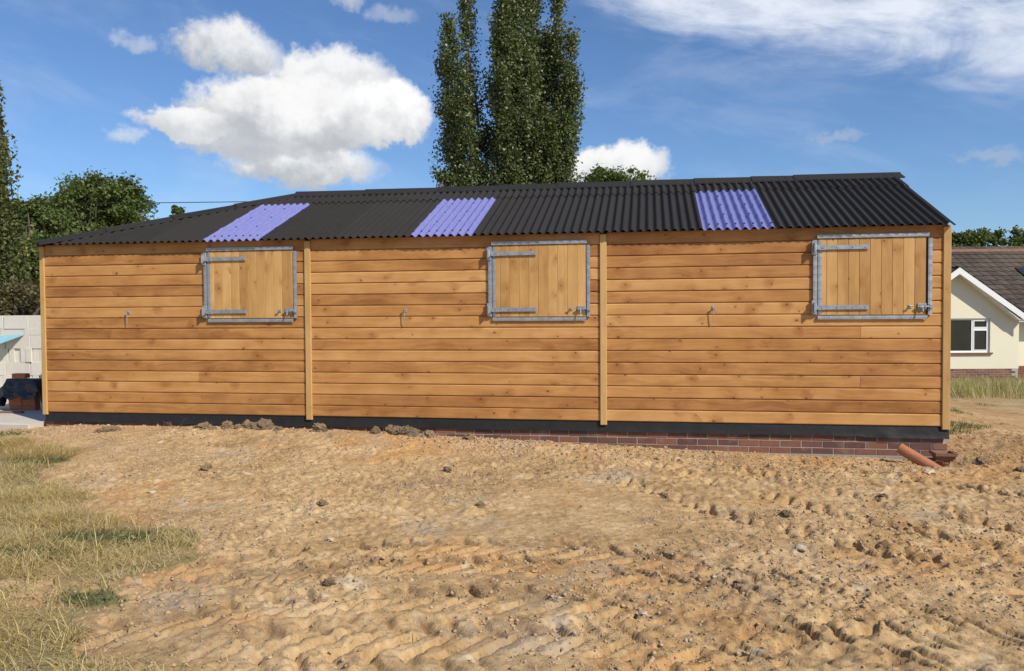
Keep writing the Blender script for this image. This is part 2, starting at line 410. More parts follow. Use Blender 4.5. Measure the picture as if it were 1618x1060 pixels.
# ------------------------------------------------------------------ numpy noise
def vnoise(x, y, seed=0):
    xi = np.floor(x).astype(np.int64); yi = np.floor(y).astype(np.int64); xf = x-xi; yf = y-yi
    def h(a, b):
        n = (a*374761393+b*668265263+seed*1442695041) & 0xffffffff
        n = ((n ^ (n >> 13))*1274126177) & 0xffffffff
        return ((n ^ (n >> 16)) & 0xffff)/65535.0
    u = xf*xf*xf*(xf*(xf*6-15)+10); w = yf*yf*yf*(yf*(yf*6-15)+10)
    return (h(xi,yi)*(1-u)+h(xi+1,yi)*u)*(1-w)+(h(xi,yi+1)*(1-u)+h(xi+1,yi+1)*u)*w
def fbm(x, y, scale, octv=4, gain=0.5, seed=0):
    s = 0.0; a = 1.0; t = 0.0
    for o in range(octv):
        c, d = math.cos(o*0.7+seed), math.sin(o*0.7+seed); k = scale*2.03**o
        s = s+a*vnoise((c*x-d*y)*k+o*17.3, (d*x+c*y)*k-o*9.1, seed+o); t += a; a *= gain
    return s/t-0.5
def smooth(lo, hi, v):
    t = np.clip((v-lo)/(hi-lo), 0, 1); return t*t*(3-2*t)
def inpoly(x, y, P):
    r = np.zeros(x.shape, bool); j = len(P)-1
    for i in range(len(P)):
        xi, yi = P[i]; xj, yj = P[j]
        r ^= ((yi > y) != (yj > y)) & (x < (xj-xi)*(y-yi)/((yj-yi) or 1e-9)+xi); j = i
    return r

# ------------------------------------------------------------------ ground
GX = [-9.0,-0.6,-0.1,0.6,2.5,3.8,5.5,7.2,9.0,10.9,12.0,14.0]
GZ = [-0.24,-0.22,-0.17,-0.135,-0.125,-0.135,-0.195,-0.262,-0.298,-0.325,-0.24,-0.30]
GRASS = [(-6,-0.35),(-0.6,-0.55),(0.3,-0.95),(0.95,-1.2),(1.9,-1.9),(2.1,-2.5),(3.3,-3.2),(3.75,-3.75),(4.45,-4.05),(4.75,-4.55),(4.75,-5.15),(5.0,-5.65),(5.3,-5.95),(5.8,-6.15),(6.2,-6.5),(6.4,-7.5),(6.5,-12),(-12,-12),(-12,-0.35)]
TRACKS = [((7.0,-4.00),(1,0),-0.20,0.17,0),((7.0,-4.42),(1,0),-0.19,0.17,1),((7.1,-4.98),(1,0.03),-0.17,0.17,0),((7.3,-5.45),(1,0.02),-0.12,0.17,1),((7.2,-5.9),(1,0.02),-0.08,0.17,0),
          ((9.5,-3.3),(0.66,-0.75),0.02,0.18,0),((10.2,-3.1),(0.66,-0.75),0.02,0.18,1),((8.9,-3.6),(0.72,-0.69),0.05,0.18,1),((11.4,-2.6),(0.7,-0.71),0.0,0.18,0)]
def macro(x, y):
    wl = np.interp(x, GX, GZ)
    fg = -0.28+0.03*smooth(6, 2, x)
    k = smooth(-3.4, -0.4, y); z = fg*(1-k)+wl*k
    z = z + 0.035*np.exp(-((y+0.45)/0.28)**2)*smooth(1.5, 3.0, x)*smooth(8.4, 6.0, x)            # spoil along the plinth
    z = z + 0.07*np.exp(-((x-12.3)/0.8)**2-((y-0.2)/0.9)**2)                                       # heap at the far corner
    z = z - 0.07*np.exp(-((x-10.78)/0.22)**2-((y+0.33)/0.16)**2)
    fall = smooth(11.2, 14.0, x)*np.clip((y-0.3)/17.0, 0, 1)
    return z-0.72*fall-0.35*smooth(20, 90, y)
def grass_mask(x, y):
    wx = x+0.8*fbm(x, y, 1.4, 4, 0.6, 5); wy = y+0.8*fbm(x, y, 1.4, 4, 0.6, 8)
    m = inpoly(wx, wy, GRASS)*smooth(-0.36, -0.14, fbm(x, y, 1.6, 4, 0.6, 7))
    far = smooth(9.0, 11.5, y)*smooth(11.5, 13, x)
    far = np.maximum(far, smooth(0.5, 1.2, y)*smooth(12.4, 13.2, x)*smooth(0.06, 0.13, fbm(x, y, 0.9, 3, 0.5, 3)))
    far = np.maximum(far, smooth(14, 17, np.abs(x-5.5)+0.0*y)*smooth(2, -3, y)*0+smooth(14, 30, y))
    return np.maximum(m, far)
def height(x, y, detail=True):
    z = macro(x, y)
    if not detail: return z
    near = smooth(30, 6, np.hypot(x-7, y+4)); g = grass_mask(x, y); d = 1-0.65*g
    under = 1-smooth(-0.10, 0.0, y)*(x > -0.05)*(x < 10.95)*smooth(4.0, 3.9, y)
    n1 = fbm(x, y, 0.8, 3, 0.5, 1); n2 = fbm(x, y, 3.0, 4, 0.55, 2)
    n3 = fbm(x, y, 9.0, 3, 0.6, 3); cl = 0.5-2*np.abs(fbm(x, y, 5.5, 4, 0.6, 4)); n5 = fbm(x, y, 26.0, 2, 0.6, 6)
    rough = smooth(-0.18, 0.16, fbm(x, y, 0.7, 3, 0.5, 11))
    e = 0.05*n1+0.026*n2*(0.4+0.9*rough)+0.018*n3*(0.4+rough)+0.017*cl*(0.35+rough)+0.012*n5*(0.6+rough)
    lump = np.clip(fbm(x, y, 7.0, 3, 0.6, 13)-0.13, 0, 1); e = e+0.08*lump*(0.2+0.7*rough)
    cr1 = np.clip(fbm(x, y, 15.0, 3, 0.65, 14)-0.04, 0, 1); cr2 = 0.25-np.abs(fbm(x, y, 12.0, 3, 0.65, 15)); e = e+0.065*cr1*(0.5+0.8*rough)+0.026*cr2*(0.5+0.6*rough)
    trk = 0.0
    for (ox, oy), (ux, uy), c, pit, par in TRACKS:
        l = math.hypot(ux, uy); ux, uy = ux/l, uy/l
        s = (x-ox)*ux+(y-oy)*uy; t = -(x-ox)*uy+(y-oy)*ux-c*s*s+0.05*fbm(x, y, 0.9, 2, 0.5, 21)
        inside = smooth(0.235, 0.185, np.abs(t))*smooth(3.6, 2.6, np.abs(s))
        ph = s/pit+np.abs(t)/pit*0.75+np.where(t > 0, 0.5, 0.0)+0.75*fbm(x, y, 2.4, 4, 0.55, 33)
        fr = ph-np.floor(ph); lug = smooth(0.0, 0.12, fr)*smooth(0.52, 0.32, fr)
        keep = smooth(-0.30, -0.04, fbm(x, y, 1.6, 3, 0.5, 41+par))
        trk = trk+inside*keep*(-0.006-0.042*lug*np.clip(0.70+2.2*fbm(x, y, 5.0, 3, 0.55, 35), 0.05, 1.3))
    e = e*(1-0.35*np.clip(-np.asarray(trk)*18, 0, 1))+trk*(1-g)
    return z+e*near*d*under
def axis(segs):
    out = [segs[0][0]]
    for a, b, st0, st1 in segs:
        p = a
        while p < b-1e-6:
            k = (p-a)/(b-a); p = min(b, p+st0*(st1/st0)**k); out.append(p)
    return np.array(out)
GREENS = [(4.15,-4.32,0.60,0.26),(3.75,-4.72,0.50,0.16),(1.65,-2.05,0.35,0.16),(0.1,-0.85,0.5,0.2),(4.75,-5.35,0.22,0.12)]
def greenw(x, y):
    w = np.zeros_like(x)
    for a, b, c, d in GREENS: w = np.maximum(w, smooth(1.25, 0.55, np.hypot((x-a)/c, (y-b)/d)+fbm(x, y, 3.0, 3, 0.5, 91)*0.9))
    return w
gx = axis([(-700,-40,140,20),(-40,-6,5,0.4),(-6,-0.5,0.2,0.03),(-0.5,3.6,0.021,0.019),(3.6,11.6,0.0148,0.0148),(11.6,14.5,0.017,0.07),(14.5,16,0.08,0.12),(16,50,0.2,6),(50,700,20,140)])
gy = axis([(-600,-30,140,10),(-30,-7.5,4,0.3),(-7.5,-6.4,0.1,0.012),(-6.4,-3.6,0.0122,0.0132),(-3.6,0.06,0.0132,0.027),(0.06,3.0,0.04,0.08),(3.0,26,0.12,0.6),(26,90,1,8),(90,900,20,150)])
XX, YY = np.meshgrid(gx, gy)
ZZ = height(XX, YY)
V = np.stack([XX.ravel(), YY.ravel(), ZZ.ravel()], 1)
nx, ny = len(gx), len(gy); I = (np.arange(ny-1)[:,None]*nx+np.arange(nx-1)[None,:]).ravel()
ground = npmesh('ground', V, np.stack([I, I+1, I+nx+1, I+nx], 1), 'soil', smooth=True); tag(ground, kind='structure')
gm = grass_mask(XX, YY).ravel(); low = np.clip(0.35+fbm(XX, YY, 0.9, 4, 0.55, 51).ravel()*2.2-0.25, 0, 1)*smooth(-3.4, -5.6, YY).ravel()
ca = ground.data.color_attributes.new('cover', 'FLOAT_COLOR', 'POINT')
ca.data.foreach_set('color', np.stack([gm, low, greenw(XX, YY).ravel(), gm*0+1], 1).astype(np.float32).ravel())
def gz(x, y): return float(height(np.array([float(x)]), np.array([float(y)]))[0])

# loose crumbs and pebbles
ICO = None
def ico():
    t = (1+5**0.5)/2
    v = np.array([(-1,t,0),(1,t,0),(-1,-t,0),(1,-t,0),(0,-1,t),(0,1,t),(0,-1,-t),(0,1,-t),(t,0,-1),(t,0,1),(-t,0,-1),(-t,0,1)], float)
    f = np.array([(0,11,5),(0,5,1),(0,1,7),(0,7,10),(0,10,11),(1,5,9),(5,11,4),(11,10,2),(10,7,6),(7,1,8),(3,9,4),(3,4,2),(3,2,6),(3,6,8),(3,8,9),(4,9,5),(2,4,11),(6,2,10),(8,6,7),(9,8,1)])
    return v/np.linalg.norm(v[0]), f
IV, IF = ico()
OV = np.array([(1,0,0),(0,1,0),(-1,0,0),(0,-1,0),(0,0,1),(0,0,-1)], float); OF = np.array([(0,1,4),(1,2,4),(2,3,4),(3,0,4),(1,0,5),(2,1,5),(3,2,5),(0,3,5)])
def pebbles(n, name, box, smin, smax, seed, IV=IV, IF=IF):
    g = np.random.default_rng(seed); x = g.uniform(box[0], box[1], n*3); y = g.uniform(box[2], box[3], n*3)
    w = np.clip(0.5+fbm(x, y, 0.9, 3, 0.5, seed)*3.0, 0.05, 1)*(1-0.9*grass_mask(x, y)); k = g.random(n*3) < w
    x, y = x[k][:n], y[k][:n]; n = len(x); z = height(x, y)
    s = smin*(smax/smin)**(g.random(n)**2.6)
    P = IV[None]*(1+0.38*g.standard_normal((n,len(IV),1)).clip(-1.3,1.3))*s[:,None,None]*np.stack([g.uniform(0.8,1.5,n), g.uniform(0.7,1.2,n), g.uniform(0.4,0.8,n)], 1)[:,None,:]
    a = g.uniform(0, 6.28, n); c, d = np.cos(a)[:,None], np.sin(a)[:,None]
    Q = np.stack([P[...,0]*c-P[...,1]*d, P[...,0]*d+P[...,1]*c, P[...,2]], -1)+np.stack([x, y, z+s*0.10], 1)[:,None,:]
    return npmesh(name, Q.reshape(-1,3), (IF[None]+len(IV)*np.arange(n)[:,None,None]).reshape(-1,3), 'stone')
pb = pebbles(60000, 'loose_soil_crumbs', (-0.5,13.5,-6.4,1.5), 0.004, 0.017, 3, OV, OF); tag(pb, 'small tan crumbs and pebbles scattered over the bare soil', 'gravel', kind='stuff')
pc = pebbles(3500, 'plinth_rubble', (-0.3,12.8,-0.95,-0.04), 0.006, 0.024, 5); tag(pc, 'lumpy tan rubble heaped along the foot of the brick plinth', 'rubble', kind='stuff')

def clod_mesh(seed, mat, sub=3):
    import bmesh
    bm = bmesh.new(); bmesh.ops.create_icosphere(bm, subdivisions=sub+1, radius=1.0)
    g = np.random.default_rng(seed); o = g.uniform(0, 50, 3)
    for v in bm.verts:
        c = np.array(v.co); a = np.array([c[0]*1.3+o[0]]); b = np.array([c[1]*1.3+c[2]*1.7+o[1]])
        k = 1+1.0*float(fbm(a, b, 1.0, 4, 0.6, seed)[0])+0.9*float(fbm(a+9, b-3, 2.8, 4, 0.65, seed+3)[0]); v.co *= k
    me = bpy.data.meshes.new('soil_clod'); bm.to_mesh(me); bm.free(); me.materials.append(MATS[mat]); return me
clods = [clod_mesh(i, 'clod') for i in range(5)]
def put_lump(name, me, x, y, s, label, cat, group, sink=0.3, rz=None):
    o = link(name, me, None, (x, y, gz(x,y)+s[2]*(1-2*sink)*0.6), (0.1*math.sin(x*9), 0.1*math.cos(y*7), x*3.1 if rz is None else rz)); o.scale = s
    return tag(o, label, cat, group)
for i, (x, y, s) in enumerate([(5.0,-0.34,(0.15,0.10,0.09)),(4.85,-0.30,(0.10,0.08,0.08)),(3.95,-0.33,(0.10,0.07,0.07)),(3.25,-0.34,(0.12,0.08,0.08)),(3.05,-0.33,(0.09,0.08,0.07)),(2.75,-0.32,(0.09,0.07,0.08)),(2.45,-0.33,(0.12,0.08,0.07)),(1.35,-0.6,(0.13,0.08,0.05)),(5.28,-0.33,(0.08,0.06,0.05)),(5.75,-0.33,(0.09,0.06,0.05)),(2.95,-0.40,(0.06,0.05,0.05)),(3.45,-0.38,(0.06,0.05,0.045)),(2.6,-0.38,(0.05,0.05,0.04)),(4.65,-0.36,(0.06,0.05,0.05))]):
    put_lump('soil_clod', clods[i % 5], x, y, s, 'dark crumbly earth clod in the row along the foot of the stable plinth', 'clod', 'earth clods along the plinth')
for i, (x, y, s) in enumerate([(6.45,-3.0,0.034),(5.2,-3.2,0.03),(7.9,-2.4,0.034),(8.8,-3.0,0.036),(9.7,-2.2,0.035),(8.3,-4.5,0.030),(6.0,-5.0,0.030),(10.6,-1.6,0.036),(5.9,-1.9,0.036),(3.6,-2.2,0.045),(11.3,-0.9,0.05),(11.15,-0.40,0.06)]):
    put_lump('soil_clod', clods[(i*2+1) % 5], x, y, (s*1.3, s, s*0.75), 'fist sized earth clod lying out on the bare churned ground', 'clod', 'earth clods on the open ground')
stone_me = clod_mesh(77, 'pale_stone', 1)
for i, (x, y, s) in enumerate([(5.62,-4.05,0.024),(4.05,-3.3,0.045),(3.6,-3.05,0.035),(8.75,-3.85,0.030),(7.75,-5.15,0.022),(10.45,-0.98,0.05),(6.1,-3.5,0.025),(2.4,-1.1,0.035)]):
    put_lump('stone', stone_me, x, y, (s*1.5, s, s*0.55), 'pale smooth stone half sunk in the bare soil', 'stone', 'pale stones in the soil')

# ------------------------------------------------------------------ stable block
L, H = 10.97, 2.20
stable = thing('stable_block', (0,0,0), 'long timber stable block with black corrugated roof and three closed shutters', 'stable')
PX = [0.0, 3.648, 7.238, L-0.078]; PWID = [0.066, 0.075, 0.075, 0.078]
Z0, NB, BH = 0.03, 15, 0.1353
PROF = [(0.004,0.0),(-0.003,0.0005),(-0.004,0.0070),(-0.0165,0.0075),(-0.0188,0.0095),(-0.0192,0.020),(-0.0192,0.119),(-0.0182,0.1245),(-0.0135,0.1290),(-0.0080,0.1315),(-0.0065,0.1353),(0.004,0.1353)]
SH = [(2.365,3.500),(5.985,7.080),(9.612,10.732)]; SZ0, SZ1 = 1.235, 2.068
def board(x0, x1, z):
    w = 0.0015*math.sin(x0*5+z*31)
    MB().prism(PROF, 0, x1-x0, 'x').build('weatherboard', 'weatherboard', stable, (x0, 0.0015*math.sin(z*47+x0), z+w*0.3))
for b in range(3):
    xa, xb = PX[b]+PWID[b]+0.001, PX[b+1]-0.001
    for i in range(NB):
        z = Z0+i*BH
        if i >= 9:
            board(xa, SH[b][0]-0.012, z); board(SH[b][1]+0.012, xb, z)
        elif i in (3, 7) and b != 1 and (i+b) % 2: board(xa, xa+2.15+0.3*b, z); board(xa+2.152+0.3*b, xb, z)
        else: board(xa, xb, z)
    MB().bevbox(0, xb-xa, -0.016, 0.004, 0, 0.135, 0.003).build('frieze_board', 'weatherboard', stable, (xa, 0, Z0+NB*BH+0.002))
for i in range(4):
    z0 = -0.012 if i in (1,2) else -0.002
    MB().bevbox(0, PWID[i], -0.040 if i in (1,2) else -0.034, 0.004, 0, 2.175-z0, 0.004).build('post', 'post_wood', stable, (PX[i], 0, z0))
# wall core, ends and rear wings (an L-shaped block, the wing runs back from the left corner)
core = MB(); core.box(0.012, L-0.012, 0.006, 0.07, -0.02, 2.19)
core.box(0.014, 0.07, 0.0702, 7.3, -0.02, 2.19); core.box(L-0.07, L-0.014, 0.0702, 4.0, -0.02, 2.19); core.box(5.4, L-0.0702, 3.94, 4.0, -0.02, 2.19); core.box(5.34, 5.4, 4.0002, 7.3, -0.02, 2.19); core.box(0.0702, 5.3398, 7.24, 7.3, -0.02, 2.19)
core.build('wall_core', 'old_timber', stable)
def cladding(name, x, sgn, y0, y1):
    m = MB()
    for i in range(NB+1):
        m.prism([(x+sgn*(-p), Z0+i*BH+q) for p, q in PROF][::int(sgn)], y0, y1, 'y')
    m.build(name, 'weatherboard', stable)
cladding('end_cladding', L-0.010, 1, 0.006, 4.0); cladding('end_cladding', 0.010, -1, 0.006, 7.3)
MB().prism([(0.006,2.19),(2.0,3.02),(4.0,2.19)], L-0.06, L-0.012, 'x').build('gable_panel', 'weatherboard', stable)
MB().prism([(0.02,2.19),(2.69,3.02),(5.38,2.19)], 7.24, 7.29, 'y').build('gable_panel', 'weatherboard', stable)
MB().bevbox(0, 0.06, -0.034, 0.03, 0, 2.17, 0.004).build('post', 'post_wood', stable, (L-0.052, 0.041, -0.002))
# plinth: mortar core, bricks, footing, membrane
MB().box(0.03, L-0.018, 0.0055, 0.11, -0.298, -0.021).build('mortar_core', 'mortar', stable)
MB().box(L-0.1098, L-0.0202, 0.1102, 4.0, -0.298, -0.021).build('mortar_core', 'mortar', stable)
MB().box(-0.05, L+0.10, -0.06, 4.1, -0.55, -0.2985).build('footing', 'footing_concrete', stable)
def brick_mesh(l): return MB().bevbox(0, l, 0, 0.09, 0, 0.065, 0.003).mesh('brick', 'brick')
bfull, bhalf = brick_mesh(0.215), brick_mesh(0.1025)
for c in range(4):
    z = -0.0735-0.075*c; x = 0.012; first = True
    while x < L-0.05:
        half = first and c % 2 == 1; l = 0.1025 if half else 0.215
        cut = None
        if x+l > L-0.012: cut = L-0.0115-x
        if cut is not None and cut < 0.02: break
        if z+0.065 > float(np.interp(x, GX, GZ))-0.03:
            link('brick', brick_mesh(cut) if cut else (bhalf if half else bfull), stable, (x, 0.0015*math.sin(x*91+c), z), (0, 0.003*math.sin(x*57+c*3), 0))
        x += l+0.010; first = False
qb = MB().bevbox(0, 0.215, 0, 0.09, 0, 0.065, 0.003).mesh('brick', 'brick')
for c in range(4):
    for k in range(17): link('brick', qb, stable, (L-0.012, 0.10+k*0.225+(0.1125 if c % 2 else 0), -0.0735-0.075*c), (0,0,math.pi/2))
xs = np.linspace(0.03, L-0.004, 420); P = []
for t, (z, y) in enumerate([(0.028,-0.003),(-0.015,-0.012),(-0.042,-0.016),(-0.068,-0.022),(-0.090,-0.028)]):
    wv = fbm(xs, xs*0+t*0.15, 1.3, 4, 0.6, 61); cr = np.exp(-((xs-10.35)/0.10)**2)
    P.append(np.stack([xs, y-0.006*t*(wv+0.1)-0.012*cr*(t > 1), z+0.012*fbm(xs, xs*0, 0.8, 3, 0.5, 62)*(t/4)-0.010*(xs > 10.1)*(t/4)], 1))
MB().grid(np.array(P)).build('damp_membrane', 'membrane', stable, smooth=True)

# shutters
plank_cache = {}
def plank(w):
    k = round(w, 3)
    if k not in plank_cache:
        h = SZ1-SZ0-0.006
        plank_cache[k] = MB().prism([(0,0.018),(0,0.004),(0.0035,0),(w-0.0035,0),(w,0.004),(w,0.018)], 0, h, 'z').mesh('plank', 'shutter_plank')
    return plank_cache[k]
def strip(parent, x0, x1, z0, z1, y, nm='metal_strip'):
    """galvanised anti-chew strip, slightly dimpled where it is pinned"""
    vert = (z1-z0) > (x1-x0); n = 46; a = np.linspace(0, 1, n); d = 0.0022*np.abs(np.sin(a*math.pi*9))
    rows = []
    for s, yy in ((0,0.018),(0,0.0),(0.5,-0.0012),(1,0.0),(1,0.018)):
        if vert: rows.append(np.stack([np.full(n, x0+(x1-x0)*s), y+yy+d*(yy < 0.01), z0+(z1-z0)*a], 1))
        else: rows.append(np.stack([x0+(x1-x0)*a, y+yy+d*(yy < 0.01), np.full(n, z0+(z1-z0)*s)], 1))
    MB().grid(np.array(rows)).build(nm, 'galvanised', parent)
for b, (xa, xb) in enumerate(SH):
    w = xb-xa; sh = MB().box(0.01, w-0.01, -0.014, -0.001, 0.01, SZ1-SZ0-0.012).build('shutter', 'old_timber', stable, (xa, -0.008, SZ0))
    x = 0.006; pw = 0.1125
    while x < w-0.02:
        e = min(x+(0.085 if x < 0.01 else pw), w-0.004)
        link('plank', plank(e-x-0.0012), sh, (x, -0.033, 0.003)); x = e
    hgt = SZ1-SZ0
    strip(sh, -0.008, w+0.012, hgt+0.005, hgt+0.045, -0.046)
    strip(sh, 0.0, w+0.002, -0.046, -0.006, -0.036)
    strip(sh, -0.048, -0.006, 0.0, hgt-0.01, -0.038)
    strip(sh, 0.001, 0.040, 0.02, hgt-0.02, -0.040)
    strip(sh, w+0.006, w+0.046, 0.0, hgt-0.012, -0.038)
    for zz in (0.085, hgt-0.095):
        m = MB(); m.bevbox(0.028, 0.525, -0.052, -0.043, zz-0.024, zz+0.024, 0.002)
        m.bevbox(-0.004, 0.075, -0.060, -0.0525, zz-0.028, zz+0.028, 0.002)
        m.bevbox(-0.066, -0.010, -0.050, -0.030, zz-0.075, zz+0.075, 0.003)
        m.bevbox(-0.048, -0.034, -0.095, -0.0502, zz-0.050, zz+0.050, 0.002)
        m.tube([(-0.030,-0.072,zz-0.036),(-0.030,-0.072,zz+0.040)], 0.012, 8); m.bevbox(-0.0335, 0.0, -0.078, -0.064, zz-0.022, zz+0.022, 0.002)
        for q in (0.045, 0.20, 0.36, 0.49): m.tube([(q,-0.0500,zz),(q,-0.064 if q < 0.1 else -0.058,zz)], 0.010 if q < 0.1 else 0.007, 8)
        for q in (-0.055, 0.055): m.tube([(-0.038,-0.045,zz+q),(-0.038,-0.056,zz+q)], 0.007, 8)
        m.build('strap_hinge', 'galvanised', sh)
    m = MB(); zz = 0.088; xo = w-0.055
    m.bevbox(xo-0.045, xo+0.045, -0.046, -0.033, zz-0.034, zz+0.034, 0.002); m.tube([(xo-0.05,-0.062,zz),(xo+0.085,-0.062,zz)], 0.008, 8)
    m.box(xo-0.034, xo-0.020, -0.072, -0.0462, zz-0.012, zz+0.014); m.box(xo+0.020, xo+0.034, -0.072, -0.0462, zz-0.012, zz+0.014)
    m.tube([(xo-0.005,-0.062,zz),(xo-0.005,-0.080,zz-0.020),(xo-0.005,-0.085,zz-0.052)], 0.007, 8); m.bevbox(xo+0.066, xo+0.100, -0.072, -0.040, zz-0.020, zz+0.022, 0.003)
    m.build('bolt', 'galvanised', sh)
    m = MB(); xo = w-0.175; m.bevbox(xo-0.018, xo+0.018, -0.040, -0.033, zz-0.018, zz+0.018, 0.002); m.tube([(xo,-0.038,zz+0.004),(xo,-0.072,zz+0.004)], [0.008,0.010], 8); m.tube([(xo-0.016,-0.068,zz+0.010),(xo+0.018,-0.068,zz+0.006)], 0.006, 8)
    m.build('keeper', 'galvanised', sh)
# cabin hooks
for b, hx in enumerate((1.262, 4.917, 8.505)):
    m = MB(); zz = 1.322; m.bevbox(hx-0.018, hx+0.018, -0.026, -0.019, zz-0.024, zz+0.024, 0.002)
    m.tube([(hx,-0.022,zz+0.004),(hx,-0.060,zz+0.004)], 0.007, 8); m.tube([(hx-0.012,-0.055,zz+0.006),(hx+0.012,-0.055,zz+0.006)], 0.008, 8)
    s = (-1, 1, 1)[b]
    m.tube([(hx-0.004,-0.058,zz),(hx-0.004,-0.054,zz-0.12),(hx-0.004+0.004*s,-0.052,zz-0.142),(hx-0.004+0.018*s,-0.058,zz-0.150)], 0.0048, 8)
    m.build('cabin_hook', 'galvanised', stable)

# roof planes
EY, EZ, RY, RZ = -0.115, 2.196, 2.0, 3.062
HX0, HX1 = 0.0, 2.69
SLF = (RZ-EZ)/(RY-EY); SLL = (RZ-EZ)/(HX1-HX0); PITCHC = 0.095
def hip_y(x): return EY+(x-HX0)*(RY-EY)/(HX1-HX0)
def corrug(a): return 0.0175*np.cos(2*math.pi*a/PITCHC)
def sheet(name, mat, a0, a1, fb, ft, to3, rows=7, lift=0.0, dimple=None, parent=stable):
    n = max(2, int(round((a1-a0)/PITCHC*8))+1); a = np.linspace(a0, a1, n)
    b0 = fb(a); b1 = np.maximum(ft(a), b0+0.002)
    P = []
    for k in range(rows):
        t = k/(rows-1); b = b0+(b1-b0)*t; c = corrug(a)
        if dimple is not None:
            for q in dimple: c = c+0.012*np.exp(-((b-q)/0.034)**2)*np.clip(c/0.0175, -0.2, 1)
        P.append(to3(a, b, c+lift+0.004*fbm(a, b, 0.8, 2, 0.5, 71)))
    P = np.array(P); Q = P.copy(); Q[...,2] -= 0.005
    m = MB(); m.grid(P); m.grid(Q[::-1]); m.grid(np.array([Q[0], P[0]])); m.grid(np.array([P[-1], Q[-1]]))
    return m.build(name, mat, parent, smooth=False)
nf = 1/math.sqrt(1+SLF**2); nl = 1/math.sqrt(1+SLL**2)
front = lambda a, b, c: np.stack([a, b-c*SLF*nf, EZ+(b-EY)*SLF+c*nf], -1)
left_ = lambda a, b, c: np.stack([b-c*SLL*nl, a, EZ+(b-HX0)*SLL+c*nl], -1)
backp = lambda a, b, c: np.stack([a, (2*RY-b)+c*SLF*nf, EZ+(b-EY)*SLF+c*nf], -1)
rightp = lambda a, b, c: np.stack([(2*HX1-b)+c*SLL*nl, a, EZ+(b-HX0)*SLL+c*nl], -1)
LAP = 1.44
cst = lambda v: (lambda a: np.full_like(a, v))
RL = [(2.36,3.12),(5.01,5.77),(8.385,9.145)]
def splits(a, b, n): return [(a+(b-a)*i/n, a+(b-a)*(i+1)/n) for i in range(n)]
low_r = splits(HX0, 2.36, 3)+splits(3.12, 5.01, 2)+splits(5.77, 8.385, 3)+splits(9.145, 10.985, 2)
for i, (a, b) in enumerate(low_r):
    sheet('roof_sheet', 'bitumen', a, b, cst(EY+0.004*math.sin(i*2.3)), lambda a: np.minimum(LAP+0.10, hip_y(a)), front, lift=0.0012*(i % 3))
for i, (a, b) in enumerate(RL):
    rl = sheet('rooflight', 'rooflight', a-0.004, b+0.004, cst(EY-0.008), lambda a: np.minimum(LAP+0.08, hip_y(a)+0.0), front, rows=46, lift=0.007, dimple=(0.30,0.70,1.09))
    sm = MB().tube([(0,0,-0.006),(0,0,0.010)], 0.010, 8).mesh('fixing', 'screw')
    crest = [c for c in (np.ceil(a/PITCHC)*PITCHC+PITCHC*np.arange(9)) if c < b-0.01]
    for c in crest:
        link('fixing', sm, rl, tuple(front(np.array(c), np.array(EY+0.09), np.array(0.026))))
    for q in (0.30,0.70,1.09):
        for c in crest[2::3]: link('fixing', sm, rl, tuple(front(np.array(c), np.array(q+0.03), np.array(0.030))))
    rl['label'] = 'translucent lavender rooflight sheet'
up_r = splits(1.9, 10.985, 11)
for i, (a, b) in enumerate(up_r):
    sheet('roof_sheet', 'bitumen', a, b, cst(LAP+0.01*math.sin(i*1.7)), lambda a: np.minimum(RY-0.01, np.maximum(hip_y(a), LAP)), front, rows=4, lift=0.013+0.0012*(i % 2))
for i, (a, b) in enumerate(splits(EY, 2.0, 2)+splits(2.0, 7.4, 6)):
    sheet('roof_sheet', 'bitumen', a, b, cst(HX0), lambda a: np.minimum(HX1-0.01, HX0+(np.minimum(a, RY)-EY)*(HX1-HX0)/(RY-EY)), left_, rows=5, lift=0.0012*(i % 3))
for i, (a, b) in enumerate(splits(2.7, 10.985, 10)): sheet('roof_sheet', 'bitumen', a, b, cst(EY), cst(RY-0.01), backp, rows=3)
for i, (a, b) in enumerate(splits(2.0, 7.4, 6)): sheet('roof_sheet', 'bitumen', a, b, cst(HX0), cst(HX1-0.01), rightp, rows=3)
for b in (0.30, 0.70, 1.09, 1.6):
    q = front(np.array(0.0), np.array(b), np.array(-0.028)); MB().box(0.15+b*1.32, L-0.08, -0.025, 0.025, -0.07, -0.001).build('purlin', 'post_wood', stable, (0, float(q[1]), float(q[2])), (math.atan(SLF),0,0))
def cap_piece(p0, p1, w1, w2, width, lift0, lift1):
    """angled capping between two points; w1, w2 unit vectors running down each slope"""
    d = (p1-p0); rows = []; n = (w1+w2).normalized()*-1
    for t, lf in ((0,lift0),(0.5,(lift0+lift1)/2),(1,lift1)):
        c = p0+d*t+Vector((0,0,1))*lf
        pts = [c+w1*width, c+w1*width*0.985+n*0.012, c+w1*width*0.20+n*0.010, c+n*0.022, c+w2*width*0.20+n*0.010, c+w2*width*0.985+n*0.012, c+w2*width]
        rows.append([tuple(q) for q in pts])
    P = np.array(rows); Q = P.copy(); Q[...,2] -= 0.006
    m = MB(); m.grid(P); m.grid(Q[::-1]); m.grid(np.array([Q[0], P[0]])); m.grid(np.array([P[-1], Q[-1]]))
    return m.build('ridge_cap', 'bitumen', stable)
wf = Vector((0,-1,-SLF)).normalized(); wb = Vector((0,1,-SLF)).normalized(); wl = Vector((-1,0,-SLL)).normalized(); wr = Vector((1,0,-SLL)).normalized()
for a, b in [(2.62,3.75),(3.7,4.85),(4.8,5.75),(5.7,6.6),(6.55,7.6),(7.55,8.45),(8.4,9.2),(9.15,9.75),(9.7,11.045)]:
    cap_piece(Vector((a,RY,RZ)), Vector((b,RY,RZ)), wf, wb, 0.225, 0.027, 0.016)
